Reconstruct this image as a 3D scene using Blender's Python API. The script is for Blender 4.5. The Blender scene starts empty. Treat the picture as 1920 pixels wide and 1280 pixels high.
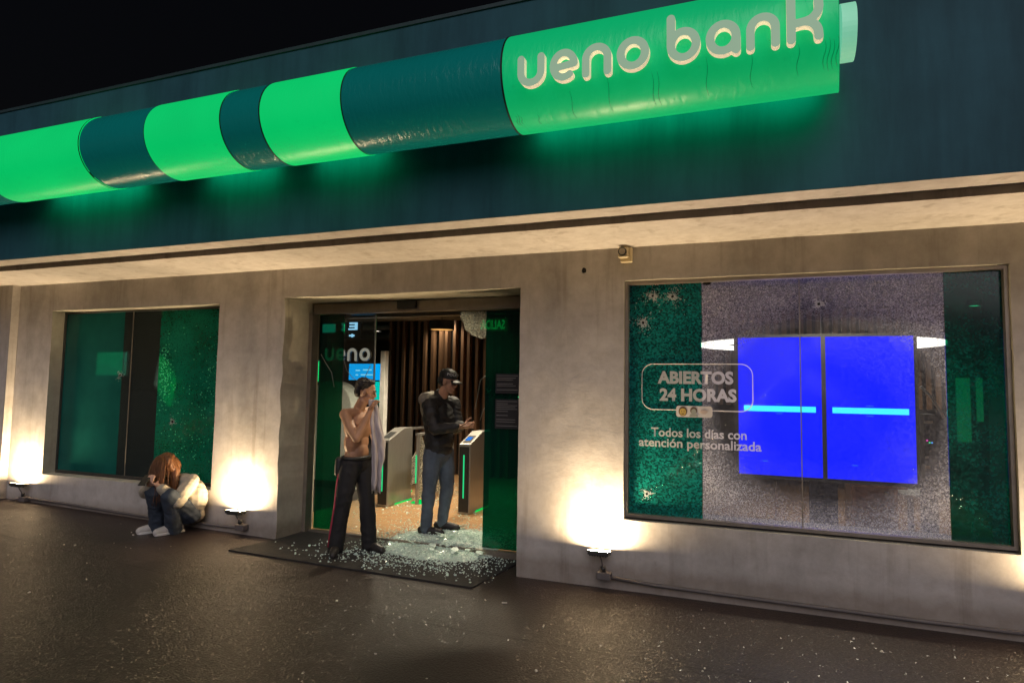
import bpy, bmesh, math, random
from mathutils import Vector, Matrix, noise
random.seed(7)
R_ = math.radians
SC = bpy.context.scene
COL = SC.collection
PI = math.pi

# ------------------------------------------------------------------ camera
cd = bpy.data.cameras.new('camera'); cam = bpy.data.objects.new('camera', cd); COL.objects.link(cam)
CAM_Y = -5.3725
pitch, roll, yaw = 0.07103706, 0.01584629, -0.36850469
cp, sp, cr, sr, cy, sy = math.cos(pitch), math.sin(pitch), math.cos(roll), math.sin(roll), math.cos(yaw), math.sin(yaw)
fwd = Vector((sy*cp, cy*cp, sp)); rgt = Vector((cy, -sy, 0)); up = rgt.cross(fwd)
r2 = cr*rgt + sr*up; u2 = -sr*rgt + cr*up
cam.matrix_world = Matrix(((r2.x, u2.x, -fwd.x, 0), (r2.y, u2.y, -fwd.y, CAM_Y), (r2.z, u2.z, -fwd.z, 1.65), (0, 0, 0, 1)))
cd.sensor_width = 36; cd.lens = 22.5; cd.clip_end = 500; cd.clip_start = 0.05
SC.camera = cam

# ------------------------------------------------------------------ sky, ambient street light, exposure
w = bpy.data.worlds.new('World'); SC.world = w; w.use_nodes = True
wn = w.node_tree; bg = wn.nodes['Background']
sky = wn.nodes.new('ShaderNodeTexSky'); sky.sky_type = 'NISHITA'; sky.sun_disc = False
sky.sun_elevation = R_(-4); sky.sun_rotation = R_(200)
wn.links.new(sky.outputs[0], bg.inputs[0]); bg.inputs[1].default_value = 0.15
sl = bpy.data.lights.new('street_glow', 'SUN'); sl.energy = 1.0; sl.angle = R_(50); sl.color = (0.96, 0.87, 0.93)
so = bpy.data.objects.new('street_glow', sl); COL.objects.link(so)
so.rotation_euler = Vector((-0.30, 0.86, -0.55)).to_track_quat('-Z', 'Y').to_euler()
SC.view_settings.view_transform = 'Standard'; SC.view_settings.look = 'None'
SC.view_settings.exposure = 0.0; SC.view_settings.gamma = 1.0; SC.view_settings.use_curve_mapping = False
cy_ = SC.cycles
cy_.use_denoising = True
cy_.max_bounces = 8; cy_.diffuse_bounces = 4; cy_.glossy_bounces = 3; cy_.transparent_max_bounces = 24
cy_.caustics_reflective = False; cy_.caustics_refractive = False
cy_.sample_clamp_indirect = 6.0

# ------------------------------------------------------------------ materials
def nodes(name):
    m = bpy.data.materials.new(name); m.use_nodes = True
    nt = m.node_tree
    return m, nt, nt.nodes['Principled BSDF'], nt.nodes['Material Output']
def N(nt, t, **kw):
    n = nt.nodes.new(t)
    for k, v in kw.items():
        if hasattr(n, k): setattr(n, k, v)
        else: n.inputs[k].default_value = v
    return n
def ramp(nt, src, stops):
    r = nt.nodes.new('ShaderNodeValToRGB'); e = r.color_ramp.elements
    while len(e) < len(stops): e.new(0.5)
    for i, (p, c) in enumerate(stops):
        e[i].position = p; e[i].color = (*c, 1) if len(c) == 3 else c
    nt.links.new(src, r.inputs[0]); return r
def coord(nt, scale=(1, 1, 1)):
    t = nt.nodes.new('ShaderNodeTexCoord'); mp = nt.nodes.new('ShaderNodeMapping')
    mp.inputs['Scale'].default_value = scale
    nt.links.new(t.outputs['Object'], mp.inputs[0]); return mp.outputs[0]
def simple(name, c, rough=0.6, metal=0.0, vary=0.15, scale=8, bump=0.0, bscale=60, stretch=(1, 1, 1), emit=None, estr=1.0, spec=0.5):
    m, nt, b, o = nodes(name)
    b.inputs['Roughness'].default_value = rough; b.inputs['Metallic'].default_value = metal
    b.inputs['Specular IOR Level'].default_value = spec
    co = coord(nt, stretch)
    nz = N(nt, 'ShaderNodeTexNoise', Scale=scale, Detail=5.0, Roughness=0.6); nt.links.new(co, nz.inputs['Vector'])
    lo = tuple(x*(1-vary) for x in c); hi = tuple(min(1, x*(1+vary)) for x in c)
    rp = ramp(nt, nz.outputs['Fac'], [(0.3, lo), (0.7, hi)])
    nt.links.new(rp.outputs[0], b.inputs['Base Color'])
    if bump:
        n2 = N(nt, 'ShaderNodeTexNoise', Scale=bscale, Detail=4.0); nt.links.new(co, n2.inputs['Vector'])
        bp = N(nt, 'ShaderNodeBump', Strength=bump, Distance=0.01); nt.links.new(n2.outputs['Fac'], bp.inputs['Height'])
        nt.links.new(bp.outputs[0], b.inputs['Normal'])
    if emit:
        b.inputs['Emission Color'].default_value = (*emit, 1); b.inputs['Emission Strength'].default_value = estr
    return m
def emitter(name, c, s):
    m, nt, b, o = nodes(name)
    e = N(nt, 'ShaderNodeEmission', Color=(*c, 1), Strength=s); nt.links.new(e.outputs[0], o.inputs[0]); return m

def plaster(name, c, stain=0.35):
    m, nt, b, o = nodes(name)
    co = coord(nt); cs = coord(nt, (1.0, 1.0, 0.45))
    b.inputs['Roughness'].default_value = 0.8; b.inputs['Specular IOR Level'].default_value = 0.25
    n1 = N(nt, 'ShaderNodeTexNoise', Scale=1.3, Detail=8.0, Roughness=0.62); nt.links.new(cs, n1.inputs[0])
    n2 = N(nt, 'ShaderNodeTexNoise', Scale=7.0, Detail=6.0, Roughness=0.7); nt.links.new(co, n2.inputs[0])
    r1 = ramp(nt, n1.outputs['Fac'], [(0.30, tuple(x*(1-stain) for x in c)), (0.5, c), (0.75, tuple(x*1.12 for x in c))])
    r2_ = ramp(nt, n2.outputs['Fac'], [(0.35, (0.84, 0.82, 0.80)), (0.62, (1, 1, 1))])
    mx = N(nt, 'ShaderNodeMix', data_type='RGBA', blend_type='MULTIPLY'); mx.inputs[0].default_value = 1
    nt.links.new(r1.outputs[0], mx.inputs[6]); nt.links.new(r2_.outputs[0], mx.inputs[7])
    nt.links.new(mx.outputs[2], b.inputs['Base Color'])
    dr = N(nt, 'ShaderNodeTexNoise', Scale=5.0, Detail=4.0, Roughness=0.6); nt.links.new(coord(nt, (1.6, 1.6, 0.10)), dr.inputs[0])
    rd_ = ramp(nt, dr.outputs['Fac'], [(0.30, (0.74, 0.71, 0.68)), (0.44, (1, 1, 1))])
    md_ = N(nt, 'ShaderNodeMix', data_type='RGBA', blend_type='MULTIPLY'); md_.inputs[0].default_value = 0.8
    nt.links.new(mx.outputs[2], md_.inputs[6]); nt.links.new(rd_.outputs[0], md_.inputs[7])
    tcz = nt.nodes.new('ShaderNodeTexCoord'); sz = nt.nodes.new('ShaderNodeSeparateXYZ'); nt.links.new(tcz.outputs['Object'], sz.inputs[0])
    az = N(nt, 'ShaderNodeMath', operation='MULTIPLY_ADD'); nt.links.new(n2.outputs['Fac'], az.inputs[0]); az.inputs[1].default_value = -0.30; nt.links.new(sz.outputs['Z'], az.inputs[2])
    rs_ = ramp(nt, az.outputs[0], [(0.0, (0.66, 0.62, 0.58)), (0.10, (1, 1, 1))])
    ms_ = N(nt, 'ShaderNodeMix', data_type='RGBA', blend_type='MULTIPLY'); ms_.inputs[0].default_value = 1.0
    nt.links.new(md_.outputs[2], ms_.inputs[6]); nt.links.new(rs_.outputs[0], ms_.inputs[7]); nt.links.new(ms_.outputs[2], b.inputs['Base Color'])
    n3 = N(nt, 'ShaderNodeTexNoise', Scale=11.0, Detail=9.0, Roughness=0.62); nt.links.new(co, n3.inputs[0])
    bp = N(nt, 'ShaderNodeBump', Strength=0.20, Distance=0.012); nt.links.new(n3.outputs['Fac'], bp.inputs['Height'])
    nt.links.new(bp.outputs[0], b.inputs['Normal'])
    return m

def asphalt():
    m, nt, b, o = nodes('asphalt_concrete'); co = coord(nt)
    n1 = N(nt, 'ShaderNodeTexNoise', Scale=0.55, Detail=6.0, Roughness=0.6); nt.links.new(co, n1.inputs[0])
    n2 = N(nt, 'ShaderNodeTexNoise', Scale=70.0, Detail=3.0, Roughness=0.7); nt.links.new(co, n2.inputs[0])
    v = N(nt, 'ShaderNodeTexVoronoi', Scale=75.0); nt.links.new(co, v.inputs['Vector'])
    r1 = ramp(nt, n1.outputs['Fac'], [(0.32, (0.030, 0.021, 0.020)), (0.55, (0.050, 0.036, 0.033)), (0.75, (0.069, 0.051, 0.046))])
    r2_ = ramp(nt, n2.outputs['Fac'], [(0.35, (0.62, 0.62, 0.62)), (0.7, (1.25, 1.2, 1.15))])
    mx = N(nt, 'ShaderNodeMix', data_type='RGBA', blend_type='MULTIPLY'); mx.inputs[0].default_value = 1
    nt.links.new(r1.outputs[0], mx.inputs[6]); nt.links.new(r2_.outputs[0], mx.inputs[7])
    nt.links.new(mx.outputs[2], b.inputs['Base Color'])
    rr = ramp(nt, n1.outputs['Fac'], [(0.35, (0.42,)*3), (0.7, (0.60,)*3)]); nt.links.new(rr.outputs[0], b.inputs['Roughness'])
    ad = N(nt, 'ShaderNodeMath', operation='MULTIPLY_ADD'); nt.links.new(v.outputs['Distance'], ad.inputs[0]); ad.inputs[1].default_value = -0.8
    nt.links.new(n2.outputs['Fac'], ad.inputs[2])
    bp = N(nt, 'ShaderNodeBump', Strength=0.40, Distance=0.010); nt.links.new(ad.outputs[0], bp.inputs['Height'])
    n5 = N(nt, 'ShaderNodeTexNoise', Scale=5.0, Detail=3.0); nt.links.new(co, n5.inputs[0])
    bp2 = N(nt, 'ShaderNodeBump', Strength=0.10, Distance=0.02); nt.links.new(n5.outputs['Fac'], bp2.inputs['Height'])
    nt.links.new(bp2.outputs[0], bp.inputs['Normal'])
    nt.links.new(bp.outputs[0], b.inputs['Normal'])
    # grit: small facets that glint towards the lamps
    vf = N(nt, 'ShaderNodeTexVoronoi', Scale=115.0); nt.links.new(co, vf.inputs['Vector'])
    sb_ = N(nt, 'ShaderNodeVectorMath', operation='SUBTRACT'); nt.links.new(vf.outputs['Color'], sb_.inputs[0]); sb_.inputs[1].default_value = (.5, .5, .5)
    sc_ = N(nt, 'ShaderNodeVectorMath', operation='MULTIPLY'); nt.links.new(sb_.outputs[0], sc_.inputs[0]); sc_.inputs[1].default_value = (1.1, 1.1, .2)
    ge = nt.nodes.new('ShaderNodeNewGeometry')
    ad2 = N(nt, 'ShaderNodeVectorMath', operation='ADD'); nt.links.new(sc_.outputs[0], ad2.inputs[0]); nt.links.new(ge.outputs['Normal'], ad2.inputs[1])
    nm = N(nt, 'ShaderNodeVectorMath', operation='NORMALIZE'); nt.links.new(ad2.outputs[0], nm.inputs[0])
    nt.links.new(nm.outputs[0], b.inputs['Coat Normal']); b.inputs['Coat Weight'].default_value = 0.22; b.inputs['Specular IOR Level'].default_value = 0.3; b.inputs['Coat Roughness'].default_value = 0.16
    return m

def film(name, tint, diff, frac, crackle=0.0, cscale=110.0, gloss=1.0, lump=0.0, lscale=2.5, clear=None, stops=((0.25, 0), (0.55, 0.35), (0.92, 1))):
    """glass pane with or without coloured film; crackle = share of the pane that is broken into opaque white-edged cubes"""
    m, nt, b, o = nodes(name); nt.nodes.remove(b); co = coord(nt)
    tr = N(nt, 'ShaderNodeBsdfTransparent', Color=(*tint, 1))
    df0 = N(nt, 'ShaderNodeBsdfDiffuse', Color=(*diff, 1)); tl = N(nt, 'ShaderNodeBsdfTranslucent', Color=(*diff, 1))
    df = nt.nodes.new('ShaderNodeMixShader'); df.inputs[0].default_value = 0.4; nt.links.new(df0.outputs[0], df.inputs[1]); nt.links.new(tl.outputs[0], df.inputs[2])
    mx = nt.nodes.new('ShaderNodeMixShader')
    nt.links.new(tr.outputs[0], mx.inputs[1]); nt.links.new(df.outputs[0], mx.inputs[2])
    gl = N(nt, 'ShaderNodeBsdfGlossy', Color=(1, 1, 1, 1), Roughness=0.03)
    if crackle:
        v = N(nt, 'ShaderNodeTexVoronoi', Scale=cscale); nt.links.new(co, v.inputs['Vector'])
        sx = nt.nodes.new('ShaderNodeSeparateColor'); nt.links.new(v.outputs['Color'], sx.inputs[0])
        rc = ramp(nt, sx.outputs[0], [(p_, (q_,)*3) for p_, q_ in stops])
        mul = N(nt, 'ShaderNodeMath', operation='MULTIPLY_ADD'); mul.inputs[1].default_value = crackle; mul.inputs[2].default_value = frac
        nt.links.new(rc.outputs[0], mul.inputs[0]); fac = mul.outputs[0]
        nz = N(nt, 'ShaderNodeTexNoise', Scale=lscale, Detail=4.0, Roughness=0.6); nt.links.new(co, nz.inputs[0])
        rz = ramp(nt, nz.outputs['Fac'], [(0.35, (1-lump,)*3), (0.65, (1,)*3)])
        m2 = N(nt, 'ShaderNodeMath', operation='MULTIPLY'); nt.links.new(fac, m2.inputs[0]); nt.links.new(rz.outputs[0], m2.inputs[1])
        last = m2.outputs[0]
        if clear:      # crazing thinned mid-pane to imitate the screens' light drowning it out
            cx_, cz_, rx_, rz_, lo_ = clear
            tc = nt.nodes.new('ShaderNodeTexCoord'); mp = nt.nodes.new('ShaderNodeMapping'); mp.vector_type = 'POINT'
            mp.inputs['Scale'].default_value = (1/rx_, 0, 1/rz_); mp.inputs['Location'].default_value = (-cx_/rx_, 0, -cz_/rz_)
            nt.links.new(tc.outputs['Object'], mp.inputs[0])
            ln = N(nt, 'ShaderNodeVectorMath', operation='LENGTH'); nt.links.new(mp.outputs[0], ln.inputs[0])
            rl = ramp(nt, ln.outputs['Value'], [(0.40, (lo_,)*3), (0.72, (lo_+.08,)*3), (1.0, (1,)*3)])
            m4 = N(nt, 'ShaderNodeMath', operation='MULTIPLY'); nt.links.new(last, m4.inputs[0]); nt.links.new(rl.outputs[0], m4.inputs[1]); last = m4.outputs[0]
        nt.links.new(last, mx.inputs[0])
        bp = N(nt, 'ShaderNodeBump', Strength=0.6, Distance=0.006); nt.links.new(sx.outputs[1], bp.inputs['Height'])
        nt.links.new(bp.outputs[0], gl.inputs['Normal']); gl.inputs['Roughness'].default_value = 0.12
    else:
        nz = N(nt, 'ShaderNodeTexNoise', Scale=lscale, Detail=5.0); nt.links.new(co, nz.inputs[0])
        rz = ramp(nt, nz.outputs['Fac'], [(0.3, (frac*(1-lump),)*3), (0.7, (frac,)*3)]); nt.links.new(rz.outputs[0], mx.inputs[0])
    fr = N(nt, 'ShaderNodeFresnel', IOR=1.45)
    fm = N(nt, 'ShaderNodeMath', operation='MULTIPLY'); nt.links.new(fr.outputs[0], fm.inputs[0]); fm.inputs[1].default_value = gloss
    m3 = nt.nodes.new('ShaderNodeMixShader'); nt.links.new(fm.outputs[0], m3.inputs[0])
    nt.links.new(mx.outputs[0], m3.inputs[1]); nt.links.new(gl.outputs[0], m3.inputs[2])
    nt.links.new(m3.outputs[0], o.inputs[0]); return m

def tube_mat(name, c, emit, estr, rough, bump, xs=34):
    m, nt, b, o = nodes(name); co = coord(nt, (1, 0.35, 0.35)); c2 = coord(nt)
    b.inputs['Base Color'].default_value = (*c, 1); b.inputs['Roughness'].default_value = rough
    n1 = N(nt, 'ShaderNodeTexNoise', Scale=xs, Detail=3.0, Roughness=0.5); nt.links.new(co, n1.inputs[0])
    rp = ramp(nt, n1.outputs['Fac'], [(0.40, (0,)*3), (0.56, (1,)*3)])
    bp = N(nt, 'ShaderNodeBump', Strength=bump, Distance=0.01); nt.links.new(rp.outputs[0], bp.inputs['Height'])
    nt.links.new(bp.outputs[0], b.inputs['Normal'])
    if emit:
        n2 = N(nt, 'ShaderNodeTexNoise', Scale=1.6, Detail=2.0); nt.links.new(c2, n2.inputs[0])
        r2_ = ramp(nt, n2.outputs['Fac'], [(0.3, tuple(x*0.9 for x in emit)), (0.7, emit)])
        nt.links.new(r2_.outputs[0], b.inputs['Emission Color']); b.inputs['Emission Strength'].default_value = estr
    return m

def wood(name, dark, light, ax=(12, 12, 0.8), rough=0.45):
    m, nt, b, o = nodes(name); co = coord(nt, ax)
    n1 = N(nt, 'ShaderNodeTexNoise', Scale=3.0, Detail=6.0, Roughness=0.65, Distortion=0.6); nt.links.new(co, n1.inputs[0])
    rp = ramp(nt, n1.outputs['Fac'], [(0.3, dark), (0.7, light)]); nt.links.new(rp.outputs[0], b.inputs['Base Color'])
    b.inputs['Roughness'].default_value = rough
    return m

M = {}
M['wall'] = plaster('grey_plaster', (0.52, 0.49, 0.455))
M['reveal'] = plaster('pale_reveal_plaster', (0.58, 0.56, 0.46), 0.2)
M['soffit'] = plaster('cream_plaster', (0.72, 0.67, 0.62), 0.14)
M['fascia'] = simple('dark_teal_paint', (0.036, 0.118, 0.150), 0.62, vary=0.12, scale=2.2, bump=0.15, bscale=14, spec=0.2)
def streak(m, k=0.72, sx=2.2):
    nt = m.node_tree; b = nt.nodes['Principled BSDF']; src = b.inputs['Base Color'].links[0].from_socket
    nz = N(nt, 'ShaderNodeTexNoise', Scale=sx, Detail=6.0, Roughness=0.65); nt.links.new(coord(nt, (2.0, 2.0, 0.22)), nz.inputs[0])
    rp = ramp(nt, nz.outputs['Fac'], [(0.32, (k,)*3), (0.58, (1.06,)*3)])
    mx = N(nt, 'ShaderNodeMix', data_type='RGBA', blend_type='MULTIPLY'); mx.inputs[0].default_value = 1
    nt.links.new(src, mx.inputs[6]); nt.links.new(rp.outputs[0], mx.inputs[7]); nt.links.new(mx.outputs[2], b.inputs['Base Color'])
streak(M['fascia'])
M['fascia_cap'] = simple('teal_cap', (0.030, 0.06, 0.065), 0.6)
M['groove'] = simple('groove_grey', (0.10, 0.09, 0.08), 0.8)
M['pavement'] = asphalt()
M['mat'] = simple('rubber_mat', (0.030, 0.027, 0.025), 0.85, vary=0.3, scale=20, bump=0.6, bscale=180)
M['alu'] = simple('brown_aluminium', (0.30, 0.26, 0.21), 0.42, 0.6, bump=0.05)
M['darkalu'] = simple('dark_aluminium', (0.10, 0.095, 0.085), 0.45, 0.6)
M['black'] = simple('black_plastic', (0.018, 0.018, 0.018), 0.5)
M['steel'] = simple('brushed_steel', (0.42, 0.40, 0.37), 0.36, 0.75, stretch=(40, 40, 1), scale=6, bump=0.05)
M['white'] = simple('white_paint', (0.70, 0.68, 0.64), 0.55)
M['cream_plastic'] = simple('cream_plastic', (0.66, 0.56, 0.36), 0.45)
M['flood_body'] = simple('flood_black_metal', (0.05, 0.048, 0.045), 0.45, 0.4)
M['conduit'] = simple('grey_conduit', (0.13, 0.115, 0.11), 0.55, bump=0.1)
M['lens'] = emitter('flood_lens_glow', (1.0, 0.735, 0.43), 860.0)
M['lit'] = tube_mat('lit_green_vinyl', (0.01, 0.25, 0.11), (0.0, 0.52, 0.115), 1.0, 0.36, 0.10)
M['lit_main'] = tube_mat('lit_green_vinyl_wide', (0.01, 0.42, 0.20), (0.0, 0.30, 0.085), 1.0, 0.36, 0.12, 22)
M['faint_lit'] = tube_mat('dark_teal_vinyl', (0.004, 0.20, 0.20), (0.0, 0.036, 0.028), 1.0, 0.26, 0.16)  # faint glow added to lift the dark sections
M['seam'] = simple('tube_seam_black', (0.01, 0.012, 0.012), 0.5)
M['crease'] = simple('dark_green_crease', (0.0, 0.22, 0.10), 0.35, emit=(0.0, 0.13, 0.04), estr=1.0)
M['stub'] = simple('pale_end_acrylic', (0.45, 0.70, 0.55), 0.5, emit=(0.16, 0.55, 0.34), estr=0.75)
M['halo'] = emitter('added_rear_glow', (0.0, 1.0, 0.36), 2.9)
M['letter'] = simple('letter_grey_face', (0.34, 0.36, 0.28), 0.5, vary=0.10, scale=4, emit=(0.18, 0.31, 0.20), estr=0.95)  # weak glow added to brighten the letter faces
M['letter_side'] = simple('letter_cream_side', (0.85, 0.76, 0.60), 0.6, emit=(1.0, 0.82, 0.58), estr=0.42)  # glow stands in for floodlight caught on the letter sides
M['pane'] = film('clear_glass', (0.92, 0.95, 0.94), (0.6, 0.6, 0.6), 0.015, gloss=0.8)
M['pane_dark'] = film('smoked_glass', (0.30, 0.36, 0.34), (0.20, 0.25, 0.23), 0.20, gloss=0.9)
M['film_door'] = film('door_green_film', (0.02, 0.36, 0.22), (0.01, 0.24, 0.16), 0.09, gloss=0.8, lump=0.3)
M['film_door_r'] = film('door_teal_film', (0.02, 0.34, 0.24), (0.01, 0.24, 0.18), 0.14, gloss=0.8, lump=0.3)
M['film_left'] = film('green_film', (0.03, 0.40, 0.28), (0.04, 0.36, 0.31), 0.50, gloss=0.8, lump=0.35)
M['film_glitter'] = film('green_crazed_film', (0.02, 0.62, 0.26), (0.015, 0.42, 0.26), 0.36, 0.30, 80.0, 0.8, 0.5, 1.6, stops=((0.5, 1), (0.72, .6), (0.96, .12)))
M['film_right_a'] = film('teal_crazed_film', (0.03, 0.40, 0.32), (0.02, 0.50, 0.42), 0.20, 0.62, 80.0, 0.8, 0.5, 1.9)
M['film_right_b'] = film('dark_green_film', (0.02, 0.36, 0.24), (0.010, 0.28, 0.22), 0.18, 0.50, 75.0, 0.8, 0.75, 2.0)
M['crazed'] = film('crazed_glass', (0.80, 0.82, 0.84), (0.90, 0.88, 0.86), 0.21, 0.70, 140.0, 0.2, 0.3, 2.0, clear=(.46, 1.5, 1.05, .90, .03), stops=((0.45, 0), (0.75, .45), (0.97, 1)))
M['frag_pane'] = film('broken_glass_remnant', (0.75, 0.78, 0.75), (0.62, 0.60, 0.50), 0.25, 0.75, 70.0, 0.8)
M['frost'] = film('frosted_star', (0.9, 0.9, 0.9), (0.9, 0.92, 0.9), 0.85)
M['frost_soft'] = film('frosted_halo', (0.95, 0.95, 0.95), (0.9, 0.92, 0.9), 0.42, lump=0.7, lscale=30)
M['chip'] = simple('bright_glint_green', (0.10, 0.75, 0.40), 0.2)
M['hole'] = simple('hole_black', (0.004, 0.004, 0.004), 0.9)
M['decal'] = film('window_decal', (0.8, 0.8, 0.8), (0.92, 0.88, 0.88), 0.78, gloss=0.0, lump=0.1)
M['decal_solid'] = simple('white_sticker', (0.62, 0.58, 0.54), 0.6, vary=0.05)
M['emoji_y'] = simple('emoji_yellow', (0.52, 0.36, 0.08), 0.6); M['emoji_b'] = simple('emoji_brown', (0.12, 0.07, 0.03), 0.6)
M['emoji_g'] = simple('emoji_grey', (0.33, 0.34, 0.28), 0.6); M['emoji_p'] = simple('emoji_pale', (0.55, 0.44, 0.36), 0.6)
M['room'] = simple('room_dark_wall', (0.055, 0.052, 0.052), 0.8)
M['room_ceiling'] = simple('room_black_ceiling', (0.018, 0.018, 0.02), 0.8)
M['floor'] = wood('wood_look_floor', (0.26, 0.14, 0.06), (0.48, 0.28, 0.13), (1.2, 8, 1), 0.32)
M['slat'] = wood('walnut_slat', (0.085, 0.045, 0.025), (0.20, 0.11, 0.06))
M['slat_back'] = simple('slat_backing', (0.012, 0.011, 0.010), 0.7)
M['desk'] = wood('pale_wood', (0.36, 0.22, 0.14), (0.52, 0.34, 0.22), (6, 6, 1))
M['blue'] = emitter('screen_blue', (0.0, 0.010, 1.0), 1.5)
M['cyan_bar'] = emitter('screen_cyan', (0.06, 0.90, 0.95), 1.6)
M['screen_mark'] = emitter('screen_mark_blue', (0.03, 0.22, 1.0), 1.0)
M['screen_sky'] = emitter('screen_sky_blue', (0.0, 0.36, 0.86), 1.0)
M['screen_text'] = emitter('screen_text_pale', (0.25, 0.75, 0.95), 1.0)
M['teal_scr'] = emitter('screen_teal', (0.0, 0.50, 0.40), 1.0)
M['letter_in'] = simple('pale_sign_letter', (0.6, 0.58, 0.5), 0.6, emit=(1.0, .94, .8), estr=.26)  # faint glow added, as little lamp light reaches these letters
M['led'] = emitter('led_green', (0.03, 0.75, 0.25), .9)
M['led_floor'] = emitter('led_green_base', (0.0, 1.0, 0.16), .7)
M['exit'] = emitter('exit_green', (0.0, 0.95, 0.25), 1.3)
M['exit_back'] = simple('exit_panel', (0.01, 0.10, 0.04), 0.4, emit=(0.0, 0.08, 0.025), estr=1.0)
M['exit_dim'] = emitter('exit_panel_lit', (0.0, 0.35, 0.08), 1.0)
M['paleblue'] = emitter('sign_pale_blue', (0.32, 0.68, 0.95), 1.0)
M['bulb'] = emitter('downlight_glow', (1.0, 0.92, 0.74), 9.0)
M['ring'] = emitter('ring_lamp_glow', (1.0, 0.93, 0.78), 3.5)
M['orange_lamp'] = emitter('drum_lamp_glow', (0.85, 0.42, 0.12), 1.0)
M['win_screen'] = emitter('window_screen_glow', (0.10, 0.72, 0.48), 4.0)
M['glint_light'] = emitter('added_glint_glow', (0.9, 1.0, 0.8), 2.4)
M['bar_light'] = emitter('bar_light_glow', (0.35, 0.60, 0.40), 1.2)
M['notice'] = simple('dark_notice', (0.022, 0.022, 0.026), 0.45)
M['notice_text'] = simple('notice_grey_text', (0.22, 0.22, 0.22), 0.6)
M['shard'] = simple('glass_shards', (0.66, 0.82, 0.71), 0.18, vary=0.25, scale=60)
M['shard_bed'] = simple('glass_dust', (0.55, 0.66, 0.56), 0.5, vary=0.6, scale=45, bump=0.9, bscale=80)
M['debris'] = simple('pale_debris', (0.62, 0.56, 0.48), 0.5, vary=0.3, scale=30)
M['skin'] = simple('skin_tan', (0.42, 0.225, 0.13), 0.5, vary=0.12, scale=9, bump=0.08, bscale=40)
M['skin2'] = simple('skin_warm', (0.46, 0.255, 0.165), 0.5, vary=0.12, scale=9)
M['skin3'] = simple('skin_fair', (0.55, 0.33, 0.23), 0.5, vary=0.1, scale=9)
M['hair_black'] = simple('black_hair', (0.012, 0.009, 0.008), 0.45, stretch=(30, 30, 4), bump=0.5, bscale=20)
M['hair_red'] = simple('auburn_hair', (0.16, 0.066, 0.024), 0.42, vary=0.5, scale=12, stretch=(9, 9, 1.2), bump=0.5, bscale=20)
M['pants'] = simple('black_trousers', (0.014, 0.0135, 0.015), 0.8, bump=0.2, bscale=90)
M['stripe'] = simple('red_stripe', (0.42, 0.035, 0.07), 0.6)
M['jacket'] = simple('black_jacket', (0.016, 0.0155, 0.0155), 0.62, bump=0.2, bscale=60)
M['greycloth'] = simple('grey_cloth', (0.22, 0.20, 0.16), 0.85)
M['jeans'] = simple('blue_jeans', (0.085, 0.11, 0.145), 0.8, vary=0.35, scale=7, bump=0.2, bscale=120)
M['jeans_w'] = simple('dark_blue_jeans', (0.040, 0.055, 0.078), 0.8, vary=0.35, scale=7, bump=0.2, bscale=120)
M['shoe'] = simple('black_shoe', (0.013, 0.012, 0.012), 0.55)
M['boot'] = simple('scuffed_boot', (0.03, 0.027, 0.025), 0.5, vary=0.5, scale=25)
M['sneaker'] = simple('white_sneaker', (0.55, 0.52, 0.48), 0.6)
M['cloth_white'] = simple('white_cloth', (0.52, 0.47, 0.47), 0.85, vary=0.08, bump=0.15, bscale=70)
M['coat'] = simple('cream_jacket', (0.44, 0.39, 0.30), 0.8, vary=0.1, scale=6, bump=0.15, bscale=60)
M['cap_text'] = simple('cap_white_text', (0.6, 0.6, 0.58), 0.6)
M['eye'] = simple('eye_dark', (0.02, 0.015, 0.012), 0.3)
M['gasket'] = simple('rubber_gasket', (0.22, 0.24, 0.21), 0.5)

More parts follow.
